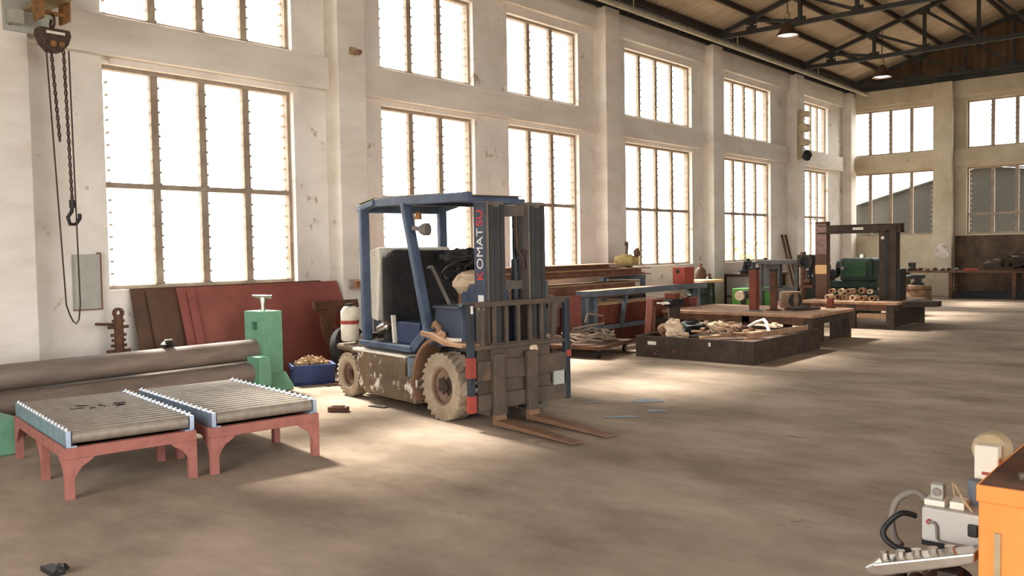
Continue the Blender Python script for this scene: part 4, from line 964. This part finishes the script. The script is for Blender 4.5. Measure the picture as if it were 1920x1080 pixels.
for y, lb in ((23.2,'brown angle bar leaning on the wall by the winch column'),(23.45,'long brown steel bar leaning beside the winch column')):
    o = MB().bar((.55,y,0.02),(.06,y+.1,1.9),.05,.05).build('steel_bar', brownplate); tag(o, lb, 'steel bar', 'bars leaning by the winch column')

# ------------------------------------------------------------------ orange machine in front of the viewer
om = thing('orange_cabinet', 'bright orange machine cabinet cut by the frame edge', 'machine cabinet', (9.52,2.9,0))
MB().bx(0,.8,0,.7,.02,.84).build('cabinet_body', orange, om, bevel=.006)
MB().bx(-.004,.804,-.012,.0,.80,.85).bx(-.004,.0,-.012,.7,.80,.85).build('rim_band', orange, om, bevel=.003)
MB().bx(.045,.062,-.008,0,.55,.71).build('vent_slot', tan_m, om)
MB().bx(.0,.8,.0,.7,.841,.848).build('top_sheet', rust, om)
MB().bx(.02,.78,.02,.68,0,.02).build('plinth', blackp, om)
ol = thing('orange_motor', 'orange lump of a motor housing on the orange cabinet top', 'motor', (9.72,3.2,.85))
MB().lathe([(.001,-.14),(.09,-.14),(.11,-.1),(.11,.1),(.09,.14),(.001,.14)], T(.04,0,.115) @ RY(pi/2), 20).build('motor_body', orange, ol, smooth=True); MB().bx(-.1,.18,-.08,.08,0,.02).build('motor_foot', rust, ol)
wr = thing('spanner', 'bright steel fittings lying on the orange cabinet top', 'fitting', (9.66,3.0,.85))
MB().tube([(-.05,0,.015),(0,.03,.03),(.06,.02,.015)],.012,8).blob((.03,.06,.02),(.03,.03,.02),3).build('fitting', chrome, wr, smooth=True)
sd = thing('feeder_stand', 'dark stand carrying the grey control box next to the orange cabinet', 'stand', (9.33,3.2,0))
MB().bx(-.1,.12,-.02,.1,.0,.03).bx(-.03,.03,.02,.08,.03,.55).bx(-.04,.14,-.05,.27,.55,.575).build('stand_post', blackp, sd)
MB().bx(-.08,.1,.1,.13,.03,.4).build('brace', rust, sd)
cbx = thing('control_box', 'light grey control box with a red knob and bent lever beside the orange cabinet', 'control box', (9.36,3.2,.577))
MB().bx(-.06,.135,-.09,.1,0,.115).build('housing', grey_box, cbx, bevel=.008)
MB().cyl((-.035,-.09,.07),(-.035,-.102,.07),.008).build('red_knob', red_mark, cbx, smooth=True)
MB().tube([(-.035,-.1,.07),(-.018,-.1,.07),(-.01,-.1,.06),(-.008,-.1,.02),(0,-.1,.01),(.13,-.1,.008)],.005,8).build('lever', greyhose, cbx, smooth=True)
MB().bx(.085,.115,-.105,-.09,.045,.085).build('switch', blackp, cbx, bevel=.004)
MB().bx(-.06,.005,-.06,.02,.115,.135).bx(.02,.065,-.06,.02,.115,.14).build('white_connector', white_fl, cbx, bevel=.003)
MB().bx(-.045,-.005,-.04,.0,.135,.185).build('gauge_block', panel_grey, cbx, bevel=.004); MB().cyl((-.025,-.04,.16),(-.025,-.046,.16),.014).build('gauge_face', greyhose, cbx)
MB().cyl((.075,.04,.115),(.075,.04,.2),.022).build('blue_cylinder', steelgrey, cbx, smooth=True)
MB().tube([(.02,.02,.115),(.015,.0,.19),(.03,-.02,.185),(.06,-.05,.15),(.09,-.06,.115)],.004,6).build('thin_wire', tan_m, cbx, smooth=True)
fl = thing('filter_unit', 'cream filter box in front of a round tan housing above the control box', 'filter unit', (9.45,3.38,.577))
MB().cyl((0,0,0),(0,0,.2),.018).bx(-.03,.03,-.03,.03,0,.01).build('filter_post', steelgrey, fl, smooth=True)
MB().bx(-.03,.045,-.09,-.04,.19,.31).build('filter_box', cream_m, fl, bevel=.006); MB().cb((.01,-.092,.215),(.03,.004,.01)).build('red_print', red_mark, fl)
MB().lathe([(.001,-.03),(.055,-.03),(.06,-.02),(.06,.03),(.055,.04),(.001,.04)], T(.008,.0,.285) @ RX(pi/2), 24).build('round_housing', tan_m, fl, smooth=True)
hz = MB(); hz.tube(curve([(9.295,3.2,.69),(9.26,3.18,.72),(9.21,3.16,.69),(9.195,3.14,.63),(9.21,3.12,.57),(9.24,3.1,.55)]),.011,10)
tag(hz.build('hose', greyhose, None, smooth=True),'grey hose looping out of the control box top','hose',None)
hz = MB(); hz.tube(curve([(9.285,3.10,.66),(9.25,3.07,.67),(9.215,3.05,.64),(9.20,3.03,.6),(9.235,3.03,.565),(9.3,3.05,.55),(9.4,3.06,.53),(9.47,3.07,.48),(9.49,3.08,.3),(9.48,3.08,.02)]),.010,10)
tag(hz.build('hose', blackp, None, smooth=True),'black hose looping low before the control box','hose',None)
cp = thing('toggle_clamp', 'bright steel clamp arm with bolt heads under the black hose', 'clamp arm', (9.34,2.95,.0))
MB().prism([(-.16,.515),(-.13,.535),(.17,.635),(.17,.60),(-.1,.50),(-.145,.495)],'y',-.05,.06).build('arm', chrome, cp, bevel=.006)
b = MB()
for i, (x, z) in enumerate([(-.11,.537),(-.06,.553),(-.01,.568),(.04,.585),(.09,.60)]): b.cyl((x,.01,z-.01),(x-.004,.01,z+.025),.016,n=8)
b.build('bolt', chrome, cp, smooth=True)
MB().bx(-.14,.15,-.03,.04,0,.03).bx(-.1,-.05,-.03,.04,.03,.505).bx(.06,.12,-.03,.04,.03,.55).build('pedestal', rustdark, cp)
MB().cyl((-.02,-.04,.475),(-.02,.05,.475),.03).cyl((.03,-.04,.49),(.03,.05,.49),.028).build('roller', rust, cp, smooth=True)

# ------------------------------------------------------------------ light, world, camera
wd = bpy.data.worlds.new('sky'); sc.world = wd; wd.use_nodes = True
bg = wd.node_tree.nodes['Background']; bg.inputs['Color'].default_value = (.99,.99,.985,1); bg.inputs['Strength'].default_value = 3.4
sl = bpy.data.lights.new('hazy_sun','SUN'); sl.energy = 7.6; sl.angle = R(9); sl.color = (1,.94,.86)
so = bpy.data.objects.new('hazy_sun', sl); C.objects.link(so); so.location = (-10,10,12)
so.rotation_euler = V((cos(R(46)), -.13, -sin(R(46)))).to_track_quat('-Z','Y').to_euler()
def portal(loc, rot, sx, sy):
    l = bpy.data.lights.new('window_portal','AREA'); l.shape = 'RECTANGLE'; l.size = sx; l.size_y = sy; l.cycles.is_portal = True
    o = bpy.data.objects.new('window_portal', l); C.objects.link(o); o.location = loc; o.rotation_euler = rot
cam = bpy.data.cameras.new('camera'); co = bpy.data.objects.new('camera', cam); C.objects.link(co)
cam.sensor_width = 36; cam.lens = 1638.08/1920*36; cam.clip_end = 300
yaw, pit, rol = R(40.6249), R(-2.44505), R(-.96998)
F = V((-sin(yaw)*cos(pit), cos(yaw)*cos(pit), sin(pit))); r0 = V((cos(yaw), sin(yaw), 0)); u0 = r0.cross(F)
r2 = r0*cos(rol)+u0*sin(rol); u2 = -r0*sin(rol)+u0*cos(rol)
co.matrix_world = M4(((r2.x,u2.x,-F.x,10.16),(r2.y,u2.y,-F.y,0),(r2.z,u2.z,-F.z,1.58),(0,0,0,1)))
sc.camera = co
sc.view_settings.view_transform = 'Standard'; sc.view_settings.look = 'None'; sc.view_settings.gamma = 1; sc.view_settings.use_curve_mapping = False
sc.view_settings.exposure = 1.42
sc.cycles.max_bounces = 10; sc.cycles.diffuse_bounces = 6; sc.cycles.transparent_max_bounces = 16; sc.cycles.use_denoising = True
